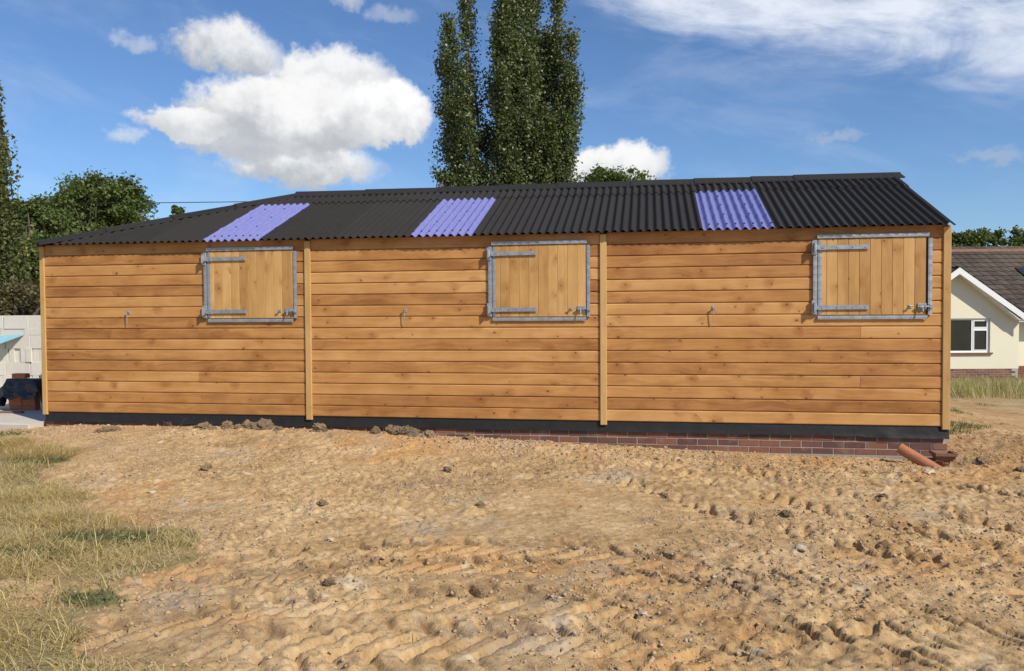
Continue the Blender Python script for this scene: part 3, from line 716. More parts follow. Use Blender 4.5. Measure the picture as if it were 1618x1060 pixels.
for a, b in splits(2.0, 7.42, 6): cap_piece(Vector((HX1,a,RZ)), Vector((HX1,b+0.04,RZ)), wr, wl, 0.21, 0.030, 0.016)
hd = Vector((HX1-HX0, RY-EY, RZ-EZ)); hl = hd.length; hu = hd/hl
n1 = Vector((0,-SLF,1)).normalized(); n2 = Vector((-SLL,0,1)).normalized()
h1 = n1.cross(hu).normalized(); h2 = n2.cross(hu).normalized()
if h1.z > 0: h1 = -h1
if h2.z > 0: h2 = -h2
h0 = Vector((HX0,EY,EZ))
for a, b in [(0.05,0.90),(0.85,1.75),(1.70,2.60),(2.55,hl+0.05)]:
    cap_piece(h0+hu*a, h0+hu*b, h1, h2, 0.17, 0.026, 0.012)

# ------------------------------------------------------------------ drain pieces by the right corner
def ring_tube(m, p0, p1, ro, ri, n=24):
    p0, p1 = Vector(p0), Vector(p1); d = (p1-p0).normalized(); a = d.cross(Vector((0,1,0))).normalized(); c = d.cross(a); b = len(m.v)
    for p, r in ((p0,ri),(p0,ro),(p1,ro),(p1,ri)):
        for k in range(n):
            t = 2*math.pi*k/n; m.v.append(tuple(p+(a*math.cos(t)+c*math.sin(t))*r))
    for i in range(4):
        for k in range(n):
            j = (k+1) % n; i2 = (i+1) % 4; m.f.append((b+i*n+k, b+i*n+j, b+i2*n+j, b+i2*n+k))
m = MB(); ring_tube(m, (10.385,-0.30,-0.165), (10.93,-0.62,-0.50), 0.057, 0.051)
o = m.build('drain_pipe', 'clay_plastic', smooth=False); tag(o, 'orange brown plastic drain pipe sticking out of the soil at a slant', 'pipe')
gl = thing('drain_gully', (10.84,-0.22,-0.40), 'dark brown square drain gully sunk against the brick plinth corner', 'drain')
m = MB(); hw = [0.105,0.105,0.095,0.070]; zz = [0.0,-0.030,-0.035,-0.085]; rows = []
for s_, z_ in list(zip(hw, zz))[::-1]+[(0.090,0.0),(0.062,-0.08)]:
    rows.append([(s_*a, s_*b, z_) for a, b in ((-1,-1),(1,-1),(1,1),(-1,1),(-1,-1))])
m.grid(np.array(rows)); m.build('hopper', 'gully_plastic', gl, (0,0,0.19))
m = MB(); m.tube([(0,0,-0.10),(0,0,0.07)], 0.060, 16); m.tube([(0,0,0.071),(0,0,0.095)], 0.069, 16); m.build('neck', 'gully_plastic', gl)

# ------------------------------------------------------------------ concrete slab and building materials left of the stable
slab = MB().bevbox(-7.0, -0.03, -0.24, 9.0, -0.24, -0.10, 0.012).build('concrete_slab', 'slab_concrete'); tag(slab, kind='structure')
SZ = -0.10; BX0 = -3.75; BX1 = -1.70; BY0 = 2.05
def cblock(x, y, z, sx, sy, sz, lab, jit=0.006):
    o = MB().bevbox(-sx/2, sx/2, -sy/2, sy/2, 0, sz, 0.003).build('concrete_block', 'block_concrete', None, (x+sx/2+random.uniform(-jit,jit)*0.5, y+sy/2+random.uniform(-jit,jit), z), (0,0,random.uniform(-0.012,0.012)))
    return tag(o, lab, 'block', 'concrete blocks in the stack beside the stable')
LAYERS = (('long',0.215,'bottom'),('end',0.215,'second'),('long',0.215,'third'),('end',0.215,'fourth'),('long',0.215,'fifth'),('flat',0.100,'sixth'),('mixed',0.215,'top'))
z = SZ
for kind, h, nm in LAYERS:
    LE = 'pale concrete block set end on in the %s layer of the block stack' % nm; LL = 'pale concrete block laid lengthwise in the %s layer of the block stack' % nm
    x = BX0
    if kind == 'end':
        while x < BX1-0.08: cblock(x, BY0+random.uniform(-0.02,0.02), z, 0.100, 0.44, h, LE); x += random.choice((0.1035,0.1035,0.112))
    elif kind in ('long','flat'):
        x = BX0-(0.1 if kind == 'flat' else 0)
        while x < BX1-0.2: cblock(x, BY0, z, 0.44, 0.100 if kind == 'long' else 0.215, h, LL); cblock(x, BY0+0.225, z, 0.44, 0.215, h, LL); x += 0.447
    else:
        for q in (-3.72,-3.61,-3.40,-3.29,-3.08,-2.93,-2.80,-2.655,-2.545): cblock(q, BY0, z, 0.100, 0.42, h, LE)
        for q in (-2.43,-1.98): cblock(q, BY0, z, 0.44, 0.10, h, LL); cblock(q, BY0+0.12, z, 0.44, 0.10, h, LL)
    z += h+0.0005
# blue sheet hanging over the blocks
n = 26; t = np.linspace(0,1,n); A, B = np.meshgrid(t, t)
Xs = -4.0+1.98*A-0.30*B*A; Ys = BY0+0.04-0.42*B+0.02*np.sin(A*9); Zs = 0.975+0.015*np.sin(A*7+1)-0.26*B*(1.1-0.45*A)-0.03*np.sin(A*14)*B+0.02*A
P = np.stack([Xs,Ys,Zs], -1); Q = P.copy(); Q[...,2] -= 0.004; m = MB(); m.grid(P); m.grid(Q[::-1]); m.grid(np.array([Q[0],P[0]])); m.grid(np.array([P[-1],Q[-1]]))
m.grid(np.stack([P[:,-1],Q[:,-1]])); m.grid(np.stack([Q[:,0],P[:,0]]))
o = m.build('tarpaulin', 'blue_tarp', smooth=True); tag(o, 'pale blue sheet tucked between the concrete blocks', 'tarpaulin')
# orange bricks under black plastic
PXc, PYc = -1.30, 1.15
bm_ = MB().bevbox(-0.1075,0.1075,-0.05,0.05,0,0.065,0.003).mesh('brick', 'orange_brick')
for lay in range(7):
    for q in range(2):
        o = link('loose_brick', bm_, None, (PXc-0.111+q*0.222+random.uniform(-0.004,0.004), PYc+random.uniform(-0.006,0.006), SZ+lay*0.0655), (0,0,random.uniform(-0.03,0.03)))
        tag(o, 'orange brick in the stack half covered by black plastic', 'brick', 'orange bricks under the plastic')
top = SZ+7*0.0655+0.006
o = link('loose_brick', bm_, None, (PXc-0.05, PYc, top+0.006), (0,0,0.05)); tag(o, 'single orange brick weighing down the black plastic', 'brick')
n = 40; A, B = np.meshgrid(np.linspace(-1,1,n), np.linspace(-1,1,n))
ox = np.maximum(np.abs(A)*0.62-0.235, 0)*np.sign(A); oy = np.maximum(np.abs(B)*0.28-0.062, 0)*np.sign(B)
drop = np.maximum(np.abs(ox)*1.15, np.abs(oy)*1.6*np.clip(0.75+1.6*fbm(A*1.2+3, B*0, 1.3, 3, 0.5, 83), 0.3, 1.3))
wr_ = fbm(A*3, B*3, 1.3, 4, 0.6, 81)
Xs = PXc+np.clip(A*0.62,-0.235,0.235)+ox*0.55*(1+0.8*wr_); Ys = PYc+np.clip(B*0.28,-0.062,0.062)+oy*0.28
Zs = top-drop*0.95+0.05*wr_*np.clip(drop*10, 0, 1); Ys = Ys+0.06*wr_*np.clip(np.abs(oy)*10, 0, 1)*np.sign(B); Zs = np.maximum(Zs, SZ+0.012)
P = np.stack([Xs,Ys,Zs], -1); Q = P.copy(); Q[...,2] -= 0.003; m = MB(); m.grid(P); m.grid(Q[::-1])
o = m.build('plastic_sheet', 'black_plastic', smooth=True); tag(o, 'crumpled black plastic sheet draped over orange bricks', 'plastic sheet')
o = MB().bevbox(-0.55,0.55,-0.03,0.03,0,0.025,0.003).build('timber_batten', 'old_timber', None, (-1.55,0.72,SZ+0.001), (0,0,0.10)); tag(o, 'brown timber batten lying on the concrete slab', 'batten')
o = MB().bevbox(-0.05,0.05,-0.012,0.012,0,0.36,0.003).build('offcut_board', 'block_concrete', None, (-0.99,1.20,SZ+0.026), (0,R_(32),0)); tag(o, 'grey board offcut leaning beside the black plastic', 'board')

# ------------------------------------------------------------------ bungalow
bg = thing('bungalow', (19.25,18.05,-1.0), 'cream rendered bungalow with brown tiled roof and white framed window', 'house', rz=R_(9.656))
WZ0, WZ1 = 0.97, 2.04; WXL, WXR = -2.62, -0.90        # window opening in local coordinates (z from -1.0)
PZ = 0.46; EVZ = 2.12; APZ = 3.55; WW = 4.1
m = MB()
m.box(-WW, WXL, 0, 0.25, PZ, EVZ); m.box(WXR, 0, 0, 0.25, PZ, EVZ); m.box(WXL, WXR, 0, 0.25, PZ, WZ0); m.box(WXL, WXR, 0, 0.25, WZ1, EVZ)
m.prism([(-WW,EVZ),(0,EVZ),(-WW/2,APZ)], 0, 0.25, 'y')
m.box(-0.25, 0, 0.25, 5.0, PZ, EVZ); m.box(-WW, -WW+0.25, 0.25, 5.0, PZ, EVZ)
m.box(0, 7.0, 1.2, 1.45, PZ, EVZ+0.05); m.box(-9, -WW, 1.2, 1.45, PZ, EVZ+0.05); m.box(6.75, 7.0, 1.45, 8.5, PZ, EVZ); m.box(-9, -8.75, 1.45, 8.5, PZ, EVZ); m.box(-9, 7, 8.5, 8.75, PZ, EVZ)
m.prism([(1.2,EVZ),(4.95,4.40),(8.75,EVZ)], 6.76, 6.99, 'x'); m.prism([(1.2,EVZ),(4.95,4.40),(8.75,EVZ)], -8.99, -8.76, 'x')
m.build('wall', 'cream_render', bg)
m = MB(); m.box(-WW+0.02, -0.02, 0.005, 0.24, -0.6, PZ); m.box(-8.98, 6.98, 1.215, 8.7, -0.6, PZ); m.box(-WW+0.02, -0.02, 0.24, 1.215, -0.6, PZ); m.build('plinth', 'mortar', bg)
bme = MB().bevbox(0,0.215,0,0.08,0,0.065,0.003).mesh('brick', 'brick')
for c in range(7):
    x = -2.9-(0.11 if c % 2 else 0)
    while x < -0.2: link('brick', bme, bg, (x, 0.0, PZ-0.0675-0.075*c)); x += 0.225
m = MB()
for c in range(7):
    x = 0.05+(0.11 if c % 2 else 0)
    while x < 6.7: m.bevbox(x, x+0.215, 1.203, 1.28, PZ-0.0675-0.075*c, PZ-0.0025-0.075*c, 0.003); x += 0.225
tag(m.build('brick_courses', 'brick', bg), kind='stuff')
# window
wn = MB(); f_ = 0.055; wn.box(WXL, WXR, 0.055, 0.12, WZ0, WZ0+f_); wn.box(WXL, WXR, 0.055, 0.12, WZ1-f_, WZ1)
for a in (WXL, WXR-f_, WXR-0.56): wn.box(a, a+f_, 0.0551, 0.1199, WZ0+f_, WZ1-f_)
TZ = WZ1-0.30; wn.box(WXR-0.505, WXR-f_, 0.050, 0.115, TZ-0.055, TZ)
for a, b, c, d in ((WXR-0.505, WXR-f_, TZ, WZ1-f_), (WXR-0.505, WXR-f_, WZ0+f_, TZ-0.055)):
    wn.box(a, b, 0.045, 0.10, c, c+0.032); wn.box(a, b, 0.045, 0.10, d-0.032, d); wn.box(a, a+0.032, 0.0451, 0.0999, c+0.032, d-0.032); wn.box(b-0.032, b, 0.0451, 0.0999, c+0.032, d-0.032)
win = wn.build('window', 'white_upvc', bg)
for a, b, c, d in ((WXL+f_, WXR-0.56, WZ0+f_, WZ1-f_), (WXR-0.475, WXR-f_-0.03, TZ+0.03, WZ1-f_-0.03), (WXR-0.475, WXR-f_-0.03, WZ0+f_+0.03, TZ-0.085)):
    MB().box(a-0.006, b+0.006, 0.075, 0.083, c-0.006, d+0.006).build('pane', 'window_glass', win)
MB().box(WXL-0.06, WXR+0.06, -0.06, 0.054, WZ0-0.055, WZ0-0.001).build('sill', 'gully_plastic', win)
MB().box(WXL+0.02, WXR-0.02, 0.20, 0.21, WZ0, WZ1).build('dark_room_backing', 'old_timber', win)  # brown sheet behind the panes standing in for the darkness of the room
# roofs
MZ0, MY0, MZ1, MY1 = 2.13, 0.72, 4.52, 4.95; MS = (MZ1-MZ0)/(MY1-MY0)
pt = MB(); nseg = 6
def tile_geo(m, x, b, w=0.30, l=0.41, lift=0.0):
    prof = [(0,0.0),(0.05,0.018),(0.10,0.022),(0.15,0.018),(0.19,0.002),(0.25,0.0),(0.30,0.0)]
    rows = [[(x+p*w/0.30, yy, h+zl) for p, h in prof] for yy, zl in ((b,0.034),(b+l,0.0))]
    P = np.array(rows); m.grid(P); Q = P[0].copy(); Q[:,2] -= 0.040; m.grid(np.stack([Q, P[0]]))
tm = MB(); tile_geo(tm, 0, 0); tme = tm.mesh('roof_tile', 'roof_tile')
ang = math.atan(MS); ca_, sa_ = math.cos(ang), math.sin(ang); slen = math.hypot(MY1-MY0, MZ1-MZ0)
rf = MB(); rf.prism([(MY0+0.02,MZ0-0.03),(MY1,MZ1-0.03),(2*MY1-MY0-0.02,MZ0-0.03),(2*MY1-MY0-0.02,MZ0-0.09),(MY1,MZ1-0.10),(MY0+0.02,MZ0-0.09)], -9.3, 7.3, 'x')
roof = rf.build('roof', 'roof_tile', bg)
ncs = int(slen/0.345)
for c in range(ncs+1):
    for q in range(15):
        link('roof_tile', tme, roof, (-2.6+q*0.30+0.004*math.sin(q*7+c*3), MY0+c*0.345*ca_, MZ0+c*0.345*sa_), (ang+0.006*math.sin(q*5+c*11),0,0.008*math.sin(q*13+c*5)))
m = MB()
for c in range(ncs+1):
    for q in list(range(-22,0))+list(range(15,33)): tile_geo(m, -2.6+q*0.30, c*0.345)
tag(m.build('far_tiles', 'roof_tile', roof, (0,MY0,MZ0), (ang,0,0)), kind='stuff')
for q in range(37):
    MB().prism([(-0.13,-0.075),(-0.08,0.0),(0,0.035),(0.08,0.0),(0.13,-0.075)], 0, 0.445, 'x').build('ridge_tile', 'ridge_tile', roof, (-9.3+q*0.45, MY1, MZ1+0.035+0.004*(q % 2)))
# wing roof
WRZ = 3.63; WSL = (WRZ-2.10)/(WW/2+0.12); wang = math.atan(WSL); wl_ = math.hypot(WW/2+0.12, WRZ-2.10)
wr2 = MB().prism([(-WW-0.12,2.08),(-WW/2,WRZ-0.02),(0.12,2.08),(0.12,2.03),(-WW/2,WRZ-0.08),(-WW-0.12,2.03)], -0.28, 3.6, 'y').build('wing_roof', 'roof_tile', bg)
m = MB()
for c in range(int(wl_/0.345)+1):
    for q in range(12): tile_geo(m, q*0.30, min(c*0.345, wl_-0.36))
tag(m.build('wing_tiles', 'roof_tile', wr2, (0.12,-0.30,2.10), (wang,0,math.pi/2)), kind='stuff')
m = MB()
for c in range(int(wl_/0.345)+1):
    for q in range(12): tile_geo(m, q*0.30, min(c*0.345, wl_-0.36))
tag(m.build('wing_tiles', 'roof_tile', wr2, (-WW-0.12,3.30,2.10), (wang,0,-math.pi/2)), kind='stuff')
for s in (1,-1):
    a = [(-WW/2, WRZ-0.01),(-WW/2+s*(WW/2+0.14), 2.06),(-WW/2+s*(WW/2+0.14), 1.86),(-WW/2, WRZ-0.21)]
    MB().prism(a if s > 0 else a[::-1], -0.325, -0.295, 'y').build('barge_board', 'white_upvc', bg)
MB().prism([(-WW/2-1.9,2.0),(-WW/2,WRZ-0.11),(-WW/2+1.9,2.0),(-WW/2+1.9,1.97),(-WW/2,WRZ-0.14),(-WW/2-1.9,1.97)], -0.294, -0.001, 'y').build('soffit', 'white_upvc', bg)
MB().box(0.15, 7.3, MY0-0.04, MY0+0.02, MZ0-0.22, MZ0-0.03).build('fascia', 'white_upvc', bg)
MB().tube([(0.16,MY0-0.09,MZ0-0.05),(7.3,MY0-0.09,MZ0-0.05)], 0.055, 10).build('gutter', 'cable', bg)
sk = MB().box(2.1,2.7,-0.02,0.70,0.02,0.075).build('roof_window', 'cable', roof, (0,MY0+2.6*ca_,MZ0+2.6*sa_), (ang,0,0)); MB().box(2.15,2.65,0.03,0.65,0.0752,0.080).build('pane', 'window_glass', sk)

# ------------------------------------------------------------------ vegetation
def leaves(C, size, seed, upbias=0.25, aspect=0.62, droop=0.0):
    """diamond leaf quads around centres C (n,3)"""
    g = np.random.default_rng(seed); n = len(C)
    N = g.standard_normal((n,3)); N[:,2] = np.abs(N[:,2])+upbias; N /= np.linalg.norm(N, axis=1)[:,None]
    A = np.cross(N, g.standard_normal((n,3))); A[:,2] -= droop; A -= N*np.sum(A*N, 1)[:,None]; A /= np.linalg.norm(A, axis=1)[:,None]; B = np.cross(N, A)
    s = (size*g.uniform(0.65,1.3,n))[:,None]; f = N*s*0.12
    V = np.stack([C-A*s*0.5, C+B*s*aspect*0.5-A*s*0.05+f, C+A*s*0.55, C-B*s*aspect*0.5-A*s*0.05+f], 1).reshape(-1,3)
    return V, np.arange(4*n).reshape(n,4)
def ell(g, n, c, r, shell=0.55):
    d = g.standard_normal((n,3)); d /= np.linalg.norm(d, axis=1)[:,None]
    return np.array(c)+d*(shell+(1-shell)*g.random((n,1))**0.7)*np.array(r)
def branchy(m, p0, p1, r0, r1, g, k=4, bend=0.12):
    p0, p1 = np.array(p0, float), np.array(p1, float); l = np.linalg.norm(p1-p0); path = []; rad = []
    for i in range(k+1):
        t = i/k; path.append(tuple(p0+(p1-p0)*t+g.standard_normal(3)*l*bend*0.25*math.sin(math.pi*t))); rad.append(r0+(r1-r0)*t)
    m.tube(path, rad, 6, cap=False)
def clump_tree(name, base, lobes, nleaf, size, mat, label, cat='tree', group=None, seed=1, clump=0.17, trunk=0.25, per=70, shell=0.5, **kw):
    """lobes: (centre, radii) ellipsoids; small leaf clumps spread over them, with gaps between"""
    g = np.random.default_rng(seed); t = thing(name, base, label, cat, group); bs = np.array(base)
    vol = np.array([(r[0]*r[1]*r[2])**0.66 for _, r in lobes]); vol /= vol.sum(); C = []; m = MB()
    for (c, r), w in zip(lobes, vol):
        nc = max(4, int(nleaf*w/per)); cc = ell(g, nc, c, r, shell); ms = float(np.mean(r))
        for q in cc:
            k = int(per*g.uniform(0.5,1.5)); C.append(q+g.standard_normal((k,3))*ms*clump*np.array((1,1,0.75))*g.uniform(0.6,1.3))
        if trunk: 
            for q in cc[:5]: branchy(m, np.array([bs[0],bs[1],bs[2]])*0.55+np.array(c)*0.45-bs, q-bs, trunk*0.35, 0.02, g)
    if trunk:
        top = np.mean([c for c, _ in lobes], 0)-bs; branchy(m, (0,0,-0.3), top, trunk, trunk*0.4, g, 5, 0.05)
        m.build('trunk', 'bark', t, smooth=True)
    C = np.concatenate(C); C[:,2] = np.maximum(C[:,2], bs[2]+0.05)
    V, F = leaves(C-bs, size, seed+5, **kw); npmesh('crown', V, F, mat, t)
    return t
cR = np.array([math.cos(yaw), -math.sin(yaw), 0]); cF = np.array([math.sin(yaw), math.cos(yaw), 0])
# real places of the far trees (metres right of and ahead of the standpoint, height above the stable floor line)
def pl(right, ahead, z): q = np.array((CAM.x, CAM.y, 0.0))+cR*right+cF*ahead; return (float(q[0]), float(q[1]), float(z))
def plume_tree(name, base, plumes, mat, size, label, seed, group=None, dens=190):
    """columnar poplar: steep plumes of foliage, each on its own ascending limb. plume: foot, tip (points), widest radius"""
    g = np.random.default_rng(seed); t = thing(name, base, label, 'tree', group); bs = np.array(base); C = []; m = MB()
    topz = max(p[1][2] for p in plumes); main = max(plumes, key=lambda p: p[1][2])
    branchy(m, (0,0,-0.5), np.array(main[1])-bs, 0.42, 0.04, g, 9, 0.02)
    for foot, tip, rad in plumes:
        foot, tip = np.array(foot), np.array(tip); l = np.linalg.norm(tip-foot)
        branchy(m, (0,0,max(1.0,(foot[2]-bs[2])*0.6)), foot-bs, 0.16, 0.12, g, 4); branchy(m, foot-bs, foot*0.05+tip*0.95-bs, 0.12, 0.015, g, 6, 0.06)
        nc = int(l*rad*15)
        for k in range(nc):
            s = g.random()**0.85; prof = (min(1, (s+0.05)/0.22)**0.6)*((1-s)**0.55)*1.35; prof = min(prof, 1.0)*1.12
            a = g.uniform(0, 2*math.pi); rr = rad*prof*(0.35+0.65*math.sqrt(g.random())); rr *= 1+0.28*math.sin(s*l*1.9+a*2+seed)
            c = foot+(tip-foot)*s+np.array((math.cos(a)*rr, math.sin(a)*rr, 0))
            kk = int(dens*0.24*g.uniform(0.5,1.6)); u = g.standard_normal((kk,3))*np.array((0.17,0.17,0.34)); u[:,0] += math.cos(a)*u[:,2]*0.25; u[:,1] += math.sin(a)*u[:,2]*0.25
            C.append(c+u)
    m.build('trunk', 'bark', t, smooth=True); C = np.concatenate(C)
    V, F = leaves(C-bs, size, seed+9, 0.1, 0.8); npmesh('crown', V, F, mat, t); return t
K = 45/1258.0
def pp(u, v, dep=0.0, Zd=45.0): s = (Zd+dep)/1258.0; return pl((u-809)*s, Zd+dep, 1.27+(495.8-(u-809)*0.0061-v)*s)
plume_tree('poplar_tree', pl(-1.75,45,-0.4), [(pp(760,300),pp(737,-25),0.50),(pp(745,330,-0.6),pp(711,42,-0.8),0.72),(pp(735,330,0.6),pp(702,96,0.3),0.62),(pp(752,330,-1),pp(735,150,-1),0.85),(pp(725,340),pp(722,170),0.95),(pp(768,340,0.5),pp(768,200,0.5),0.62),(pp(790,350,-0.5),pp(785,225,-0.6),0.6)],
           'poplar_leaf', 0.15, 'slim poplar with a split feathery top, narrowest of the three poplars', 21)
plume_tree('poplar_tree', pl(0.4,46,-0.4), [(pp(818,300),pp(815,-60),1.35),(pp(810,300,-0.8),pp(800,-30,-1),0.80),(pp(825,300,0.8),pp(845,-40,0.6),1.0),(pp(805,330,-0.7),pp(789,40,-0.6),0.50),(pp(812,250,-1.2),pp(805,60,-1.3),1.0),(pp(835,260,-1.0),pp(840,90,-1.1),0.9),(pp(810,350,-1),pp(800,240,-1.2),0.9)],
           'poplar_leaf', 0.15, 'tallest and broadest poplar, standing between the other two poplars', 22)
plume_tree('poplar_tree', pl(2.4,45,-0.4), [(pp(865,330),pp(884,-8),0.75),(pp(870,330,-0.8),pp(906,62,-0.8),0.62),(pp(870,330,0.6),pp(868,60,0.3),0.80),(pp(880,320,-1),pp(912,120,-1),0.62),(pp(870,340,-0.6),pp(895,150,-0.8),0.95),(pp(860,350,-1.2),pp(872,190,-1.3),1.05),(pp(855,350,0.4),pp(850,130,0.2),0.8),(pp(890,360,0),pp(888,235,0),0.8)],
           'poplar_leaf', 0.15, 'ragged edged poplar between the tallest poplar and the rounded treetop', 23)
def tr(name, u, v, Zd, ru, rvv, n, size, mat, label, seed, sub=7, depth=None, gz_=-0.4, **kw):
    """one round tree: main crown ellipsoid broken into overlapping lobes"""
    g = np.random.default_rng(seed); s = Zd/1258.0; c = np.array(pp(u, v, 0, Zd)); r = np.array((ru*s, (depth or ru*s), rvv*s)); lobes = []
    for k in range(sub):
        d = g.standard_normal(3); d /= np.linalg.norm(d); d[2] = abs(d[2])*0.9-0.25
        lobes.append((c+d*r*0.52, r*g.uniform(0.42,0.6)))
    lobes.append((c-np.array((0,0,r[2]*0.1)), r*0.72))
    return clump_tree(name, (c[0],c[1],gz_), lobes, n, size, mat, label, seed=seed, **kw)
tr('oak_tree', 158, 338, 35, 86, 74, 20000, 0.17, 'oak_leaf', 'round domed broadleaf tree rising behind the stable roof corner', 31, 11)
tr('field_tree', 60, 350, 31, 56, 48, 9000, 0.15, 'oak_leaf', 'lower spreading tree between the domed tree and the birch', 32, 8)
tr('field_tree', 130, 405, 27, 110, 50, 12000, 0.14, 'hedge_leaf', 'wide leafy thicket in front of the domed tree', 33, 9)
tr('field_tree', 287, 345, 45, 24, 20, 1500, 0.2, 'oak_leaf', 'small treetop peeping over the hip of the stable roof', 34, 4)
tr('field_tree', 972, 300, 60, 62, 42, 7000, 0.24, 'oak_leaf', 'rounded treetop showing over the ridge beside the poplars', 35, 8)
tr('garden_tree', 1540, 385, 52, 46, 30, 6500, 0.22, 'oak_leaf', 'dark tree behind the bungalow nearest the stable corner', 36, 8, gz_=-1.0)
tr('garden_tree', 1630, 390, 50, 44, 34, 5000, 0.22, 'oak_leaf', 'dark rounded tree behind the bungalow, farther from the stable', 37, 7, gz_=-1.0)
tr('sapling', 706, 282, 43, 17, 24, 1500, 0.17, 'poplar_leaf', 'small round sapling beside the slim split topped poplar', 38, 4)
# hedge on the left
for (u, v, Zd, ru, rv_, n, mat, lab, sd) in ((-30,420,19,70,75,14000,'hedge_leaf','leafy hedge shrub under the birch',41),(58,425,20,52,62,12000,'hedge_leaf','leafy hedge shrub against the stable corner post',42)):
    tr('hedge_shrub', u, v, Zd, ru, rv_, n, 0.10, mat, lab, sd, 9, gz_=-0.2, shell=0.4)
tr('bramble_bush', 20, 480, 16, 95, 42, 14000, 0.07, 'bramble_leaf', 'brownish bramble hedge behind the concrete blocks', 43, 12, gz_=-0.2, depth=1.0, shell=0.35)
# weeping birch at the left edge
g = np.random.default_rng(51); bb = np.array(pl(-10.9,16.5,-0.2)); bt = thing('birch_tree', tuple(bb), 'weeping birch with hanging yellow flecked twigs', 'tree'); m = MB(); C = []
branchy(m, (0,0,-0.3), (0.1,0,6.3), 0.14, 0.03, g, 8, 0.03)
for k in range(70):
    z0 = g.uniform(2.4,6.2); a = g.uniform(0, 6.28); ln = g.uniform(0.3,1.3)*(1.15-z0/8.0); p = np.array((0.1*z0/7.5,0,z0)); e = p+np.array((math.cos(a)*ln, math.sin(a)*ln, g.uniform(0.1,0.5)))
    branchy(m, p, e, 0.025, 0.008, g, 3)
    for q in range(7):
        s = p+(e-p)*g.uniform(0.35,1.0); dl = g.uniform(0.5,2.2); f = np.linspace(0,1,int(dl*34))[:,None]
        C.append(s+np.array((math.cos(a)*0.15,math.sin(a)*0.15,-dl))*f+g.standard_normal((len(f),3))*0.03)
m.build('trunk', 'bark', bt, smooth=True); C = np.concatenate(C); V, F = leaves(C, 0.080, 52, 0.0, 0.7, 0.8); npmesh('crown', V, F, 'birch_leaf', bt)

# grass
def blades(name, x, y, ln, wd, lean, mat, seed, label, cat='grass'):
    g = np.random.default_rng(seed); n = len(x); z = height(x, y)-0.004
    a = g.uniform(0, 6.283, n); d = np.stack([np.cos(a), np.sin(a)], 1); tl = np.clip(lean+g.standard_normal(n)*0.25, 0.05, 1.45)
    P = np.stack([x, y, z], 1); sd = np.stack([-d[:,1], d[:,0], np.zeros(n)], 1)*(wd*g.uniform(0.6,1.4,n)/2)[:,None]
    def at(f, k): t = tl*f; return P+np.concatenate([d*(np.sin(t)*ln*k)[:,None], (np.cos(t)*ln*k)[:,None]], 1)
    q1 = at(0.75, 0.5); q2 = at(1.05, 1.0); q2[:,2] = np.maximum(q2[:,2], z+0.004)
    V = np.stack([P-sd, P+sd, q1+sd*0.8, q1-sd*0.8, q2], 1).reshape(-1,3); b = 5*np.arange(n)[:,None]
    me_f = np.concatenate([b+np.array([0,1,2]), b+np.array([0,2,3]), b+np.array([3,2,4])], 0)
    return tag(npmesh(name, V, me_f, mat), label, cat, kind='stuff')
def scatter(n, box, seed, fn):
    g = np.random.default_rng(seed); x = g.uniform(box[0], box[1], n); y = g.uniform(box[2], box[3], n); k = g.random(n) < fn(x, y); return x[k], y[k], g
def tuft(x, y, sc, seed): return smooth(-0.05, 0.16, fbm(x, y, sc, 4, 0.55, seed))
x, y, g = scatter(380000, (-1.5,7.2,-6.6,-0.4), 61, lambda x, y: grass_mask(x, y)*np.clip(0.14+0.80*tuft(x, y, 1.9, 95), 0, 1)*(1-0.8*greenw(x, y))*np.where(y < -5.9, 0.9, 1))
blades('dry_grass', x, y, g.uniform(0.06,0.26,len(x)), 0.0032, 1.46, 'dry_grass', 62, 'flattened straw coloured dry grass beside the bare soil')
x, y, g = scatter(200000, (-3,7.2,-7.0,-0.4), 63, lambda x, y: np.clip(greenw(x, y)*0.95+0.07*grass_mask(x, y), 0, 1)*np.clip(grass_mask(x, y)+greenw(x, y), 0, 1))
blades('green_grass', x, y, g.uniform(0.025,0.085,len(x)), 0.0036, 0.95, 'green_grass', 64, 'low green grass patches among the straw')
x, y, g = scatter(60000, (11.6,24,9.0,18.2), 65, lambda x, y: smooth(9.5, 12.5, y+fbm(x, y, 0.5, 3, 0.5, 5)*3)*np.clip(0.35+tuft(x, y, 0.6, 97), 0, 1))
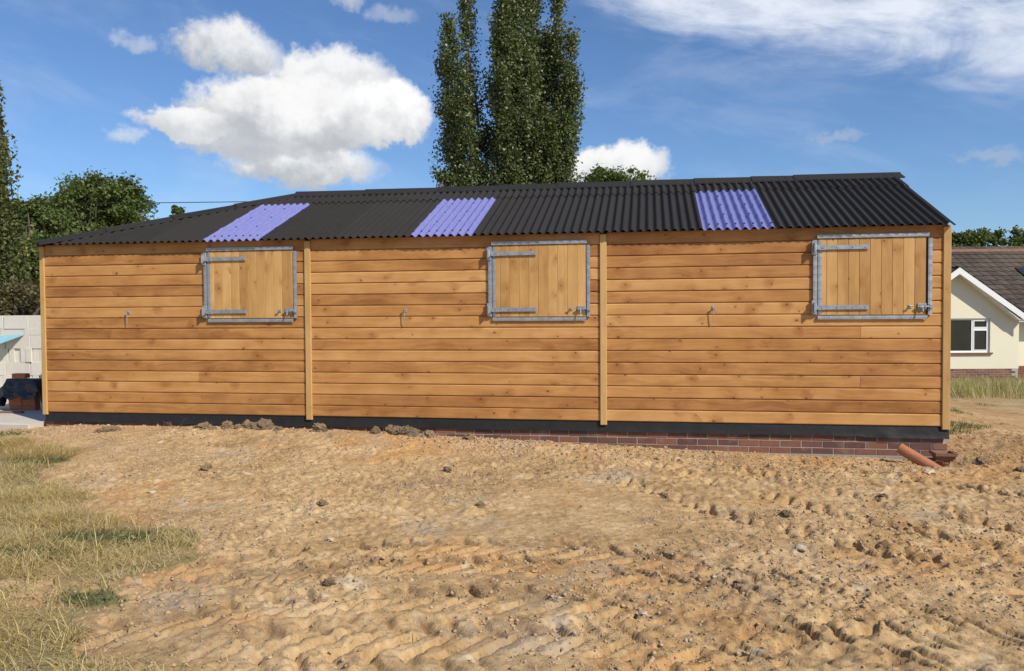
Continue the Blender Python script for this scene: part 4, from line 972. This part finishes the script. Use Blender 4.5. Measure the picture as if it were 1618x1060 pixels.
blades('tall_grass', x, y, g.uniform(0.15,0.42,len(x)), 0.012, 0.55, 'tall_grass', 66, 'tall pale meadow grass in front of the bungalow')
x, y, g = scatter(60000, (11.3,18,0.6,10.5), 67, lambda x, y: smooth(0.02, 0.10, fbm(x, y, 0.8, 3, 0.5, 99)+0.25*np.exp(-((y-2.2-0.1*x+1.2)/0.6)**2)-0.06))
blades('short_grass', x, y, g.uniform(0.03,0.10,len(x)), 0.008, 0.8, 'green_grass', 68, 'short green grass beyond the corner of the stable')

x, y, g = scatter(2600, (3.0,12.0,-6.3,-0.3), 71, lambda x, y: (1-grass_mask(x, y))*(0.12+0.5*np.exp(-np.abs(x-5.0)/0.8)))
blades('loose_straw', x, y, g.uniform(0.05,0.18,len(x)), 0.0032, 1.5, 'dry_grass', 72, 'stray straws dropped on the bare soil', 'straw')
tw = MB(); g = np.random.default_rng(5)
for k in range(9): branchy(tw, (g.uniform(-0.06,0.06),g.uniform(-0.03,0.03),-0.02), (g.uniform(-0.22,0.26),g.uniform(-0.10,0.03),g.uniform(0.05,0.16)), 0.0035, 0.0015, g, 3, 0.3)
tag(tw.build('dead_twigs', 'old_timber', None, (2.05,-0.34,gz(2.05,-0.34))), 'thin dead weed stalks sticking up by the black membrane', 'weed')

# ------------------------------------------------------------------ overhead cable on poles
cb = []
A, B = np.array((-34.0,12.3,5.75)), np.array((12.5,20.1,5.75))
for t in np.linspace(0,1,40): q = A+(B-A)*t; cb.append((q[0], q[1], q[2]-0.62*4*t*(1-t)*0.8))
o = MB().tube(cb, 0.014, 6).build('overhead_cable', 'cable'); tag(o, 'thin black overhead cable strung past the domed tree', 'cable')
for q, lb in ((A,'wooden pole carrying the cable beyond the birch'),(B,'wooden pole carrying the cable behind the stable')):
    p_ = thing('utility_pole', (q[0], q[1], -0.4), lb, 'pole'); MB().tube([(0,0,-0.4),(0,0,6.2)], [0.13,0.10], 10).build('mast', 'old_timber', p_); MB().tube([(0,0,6.11),(0,0,6.2)], 0.05, 8).build('insulator', 'white_upvc', p_)
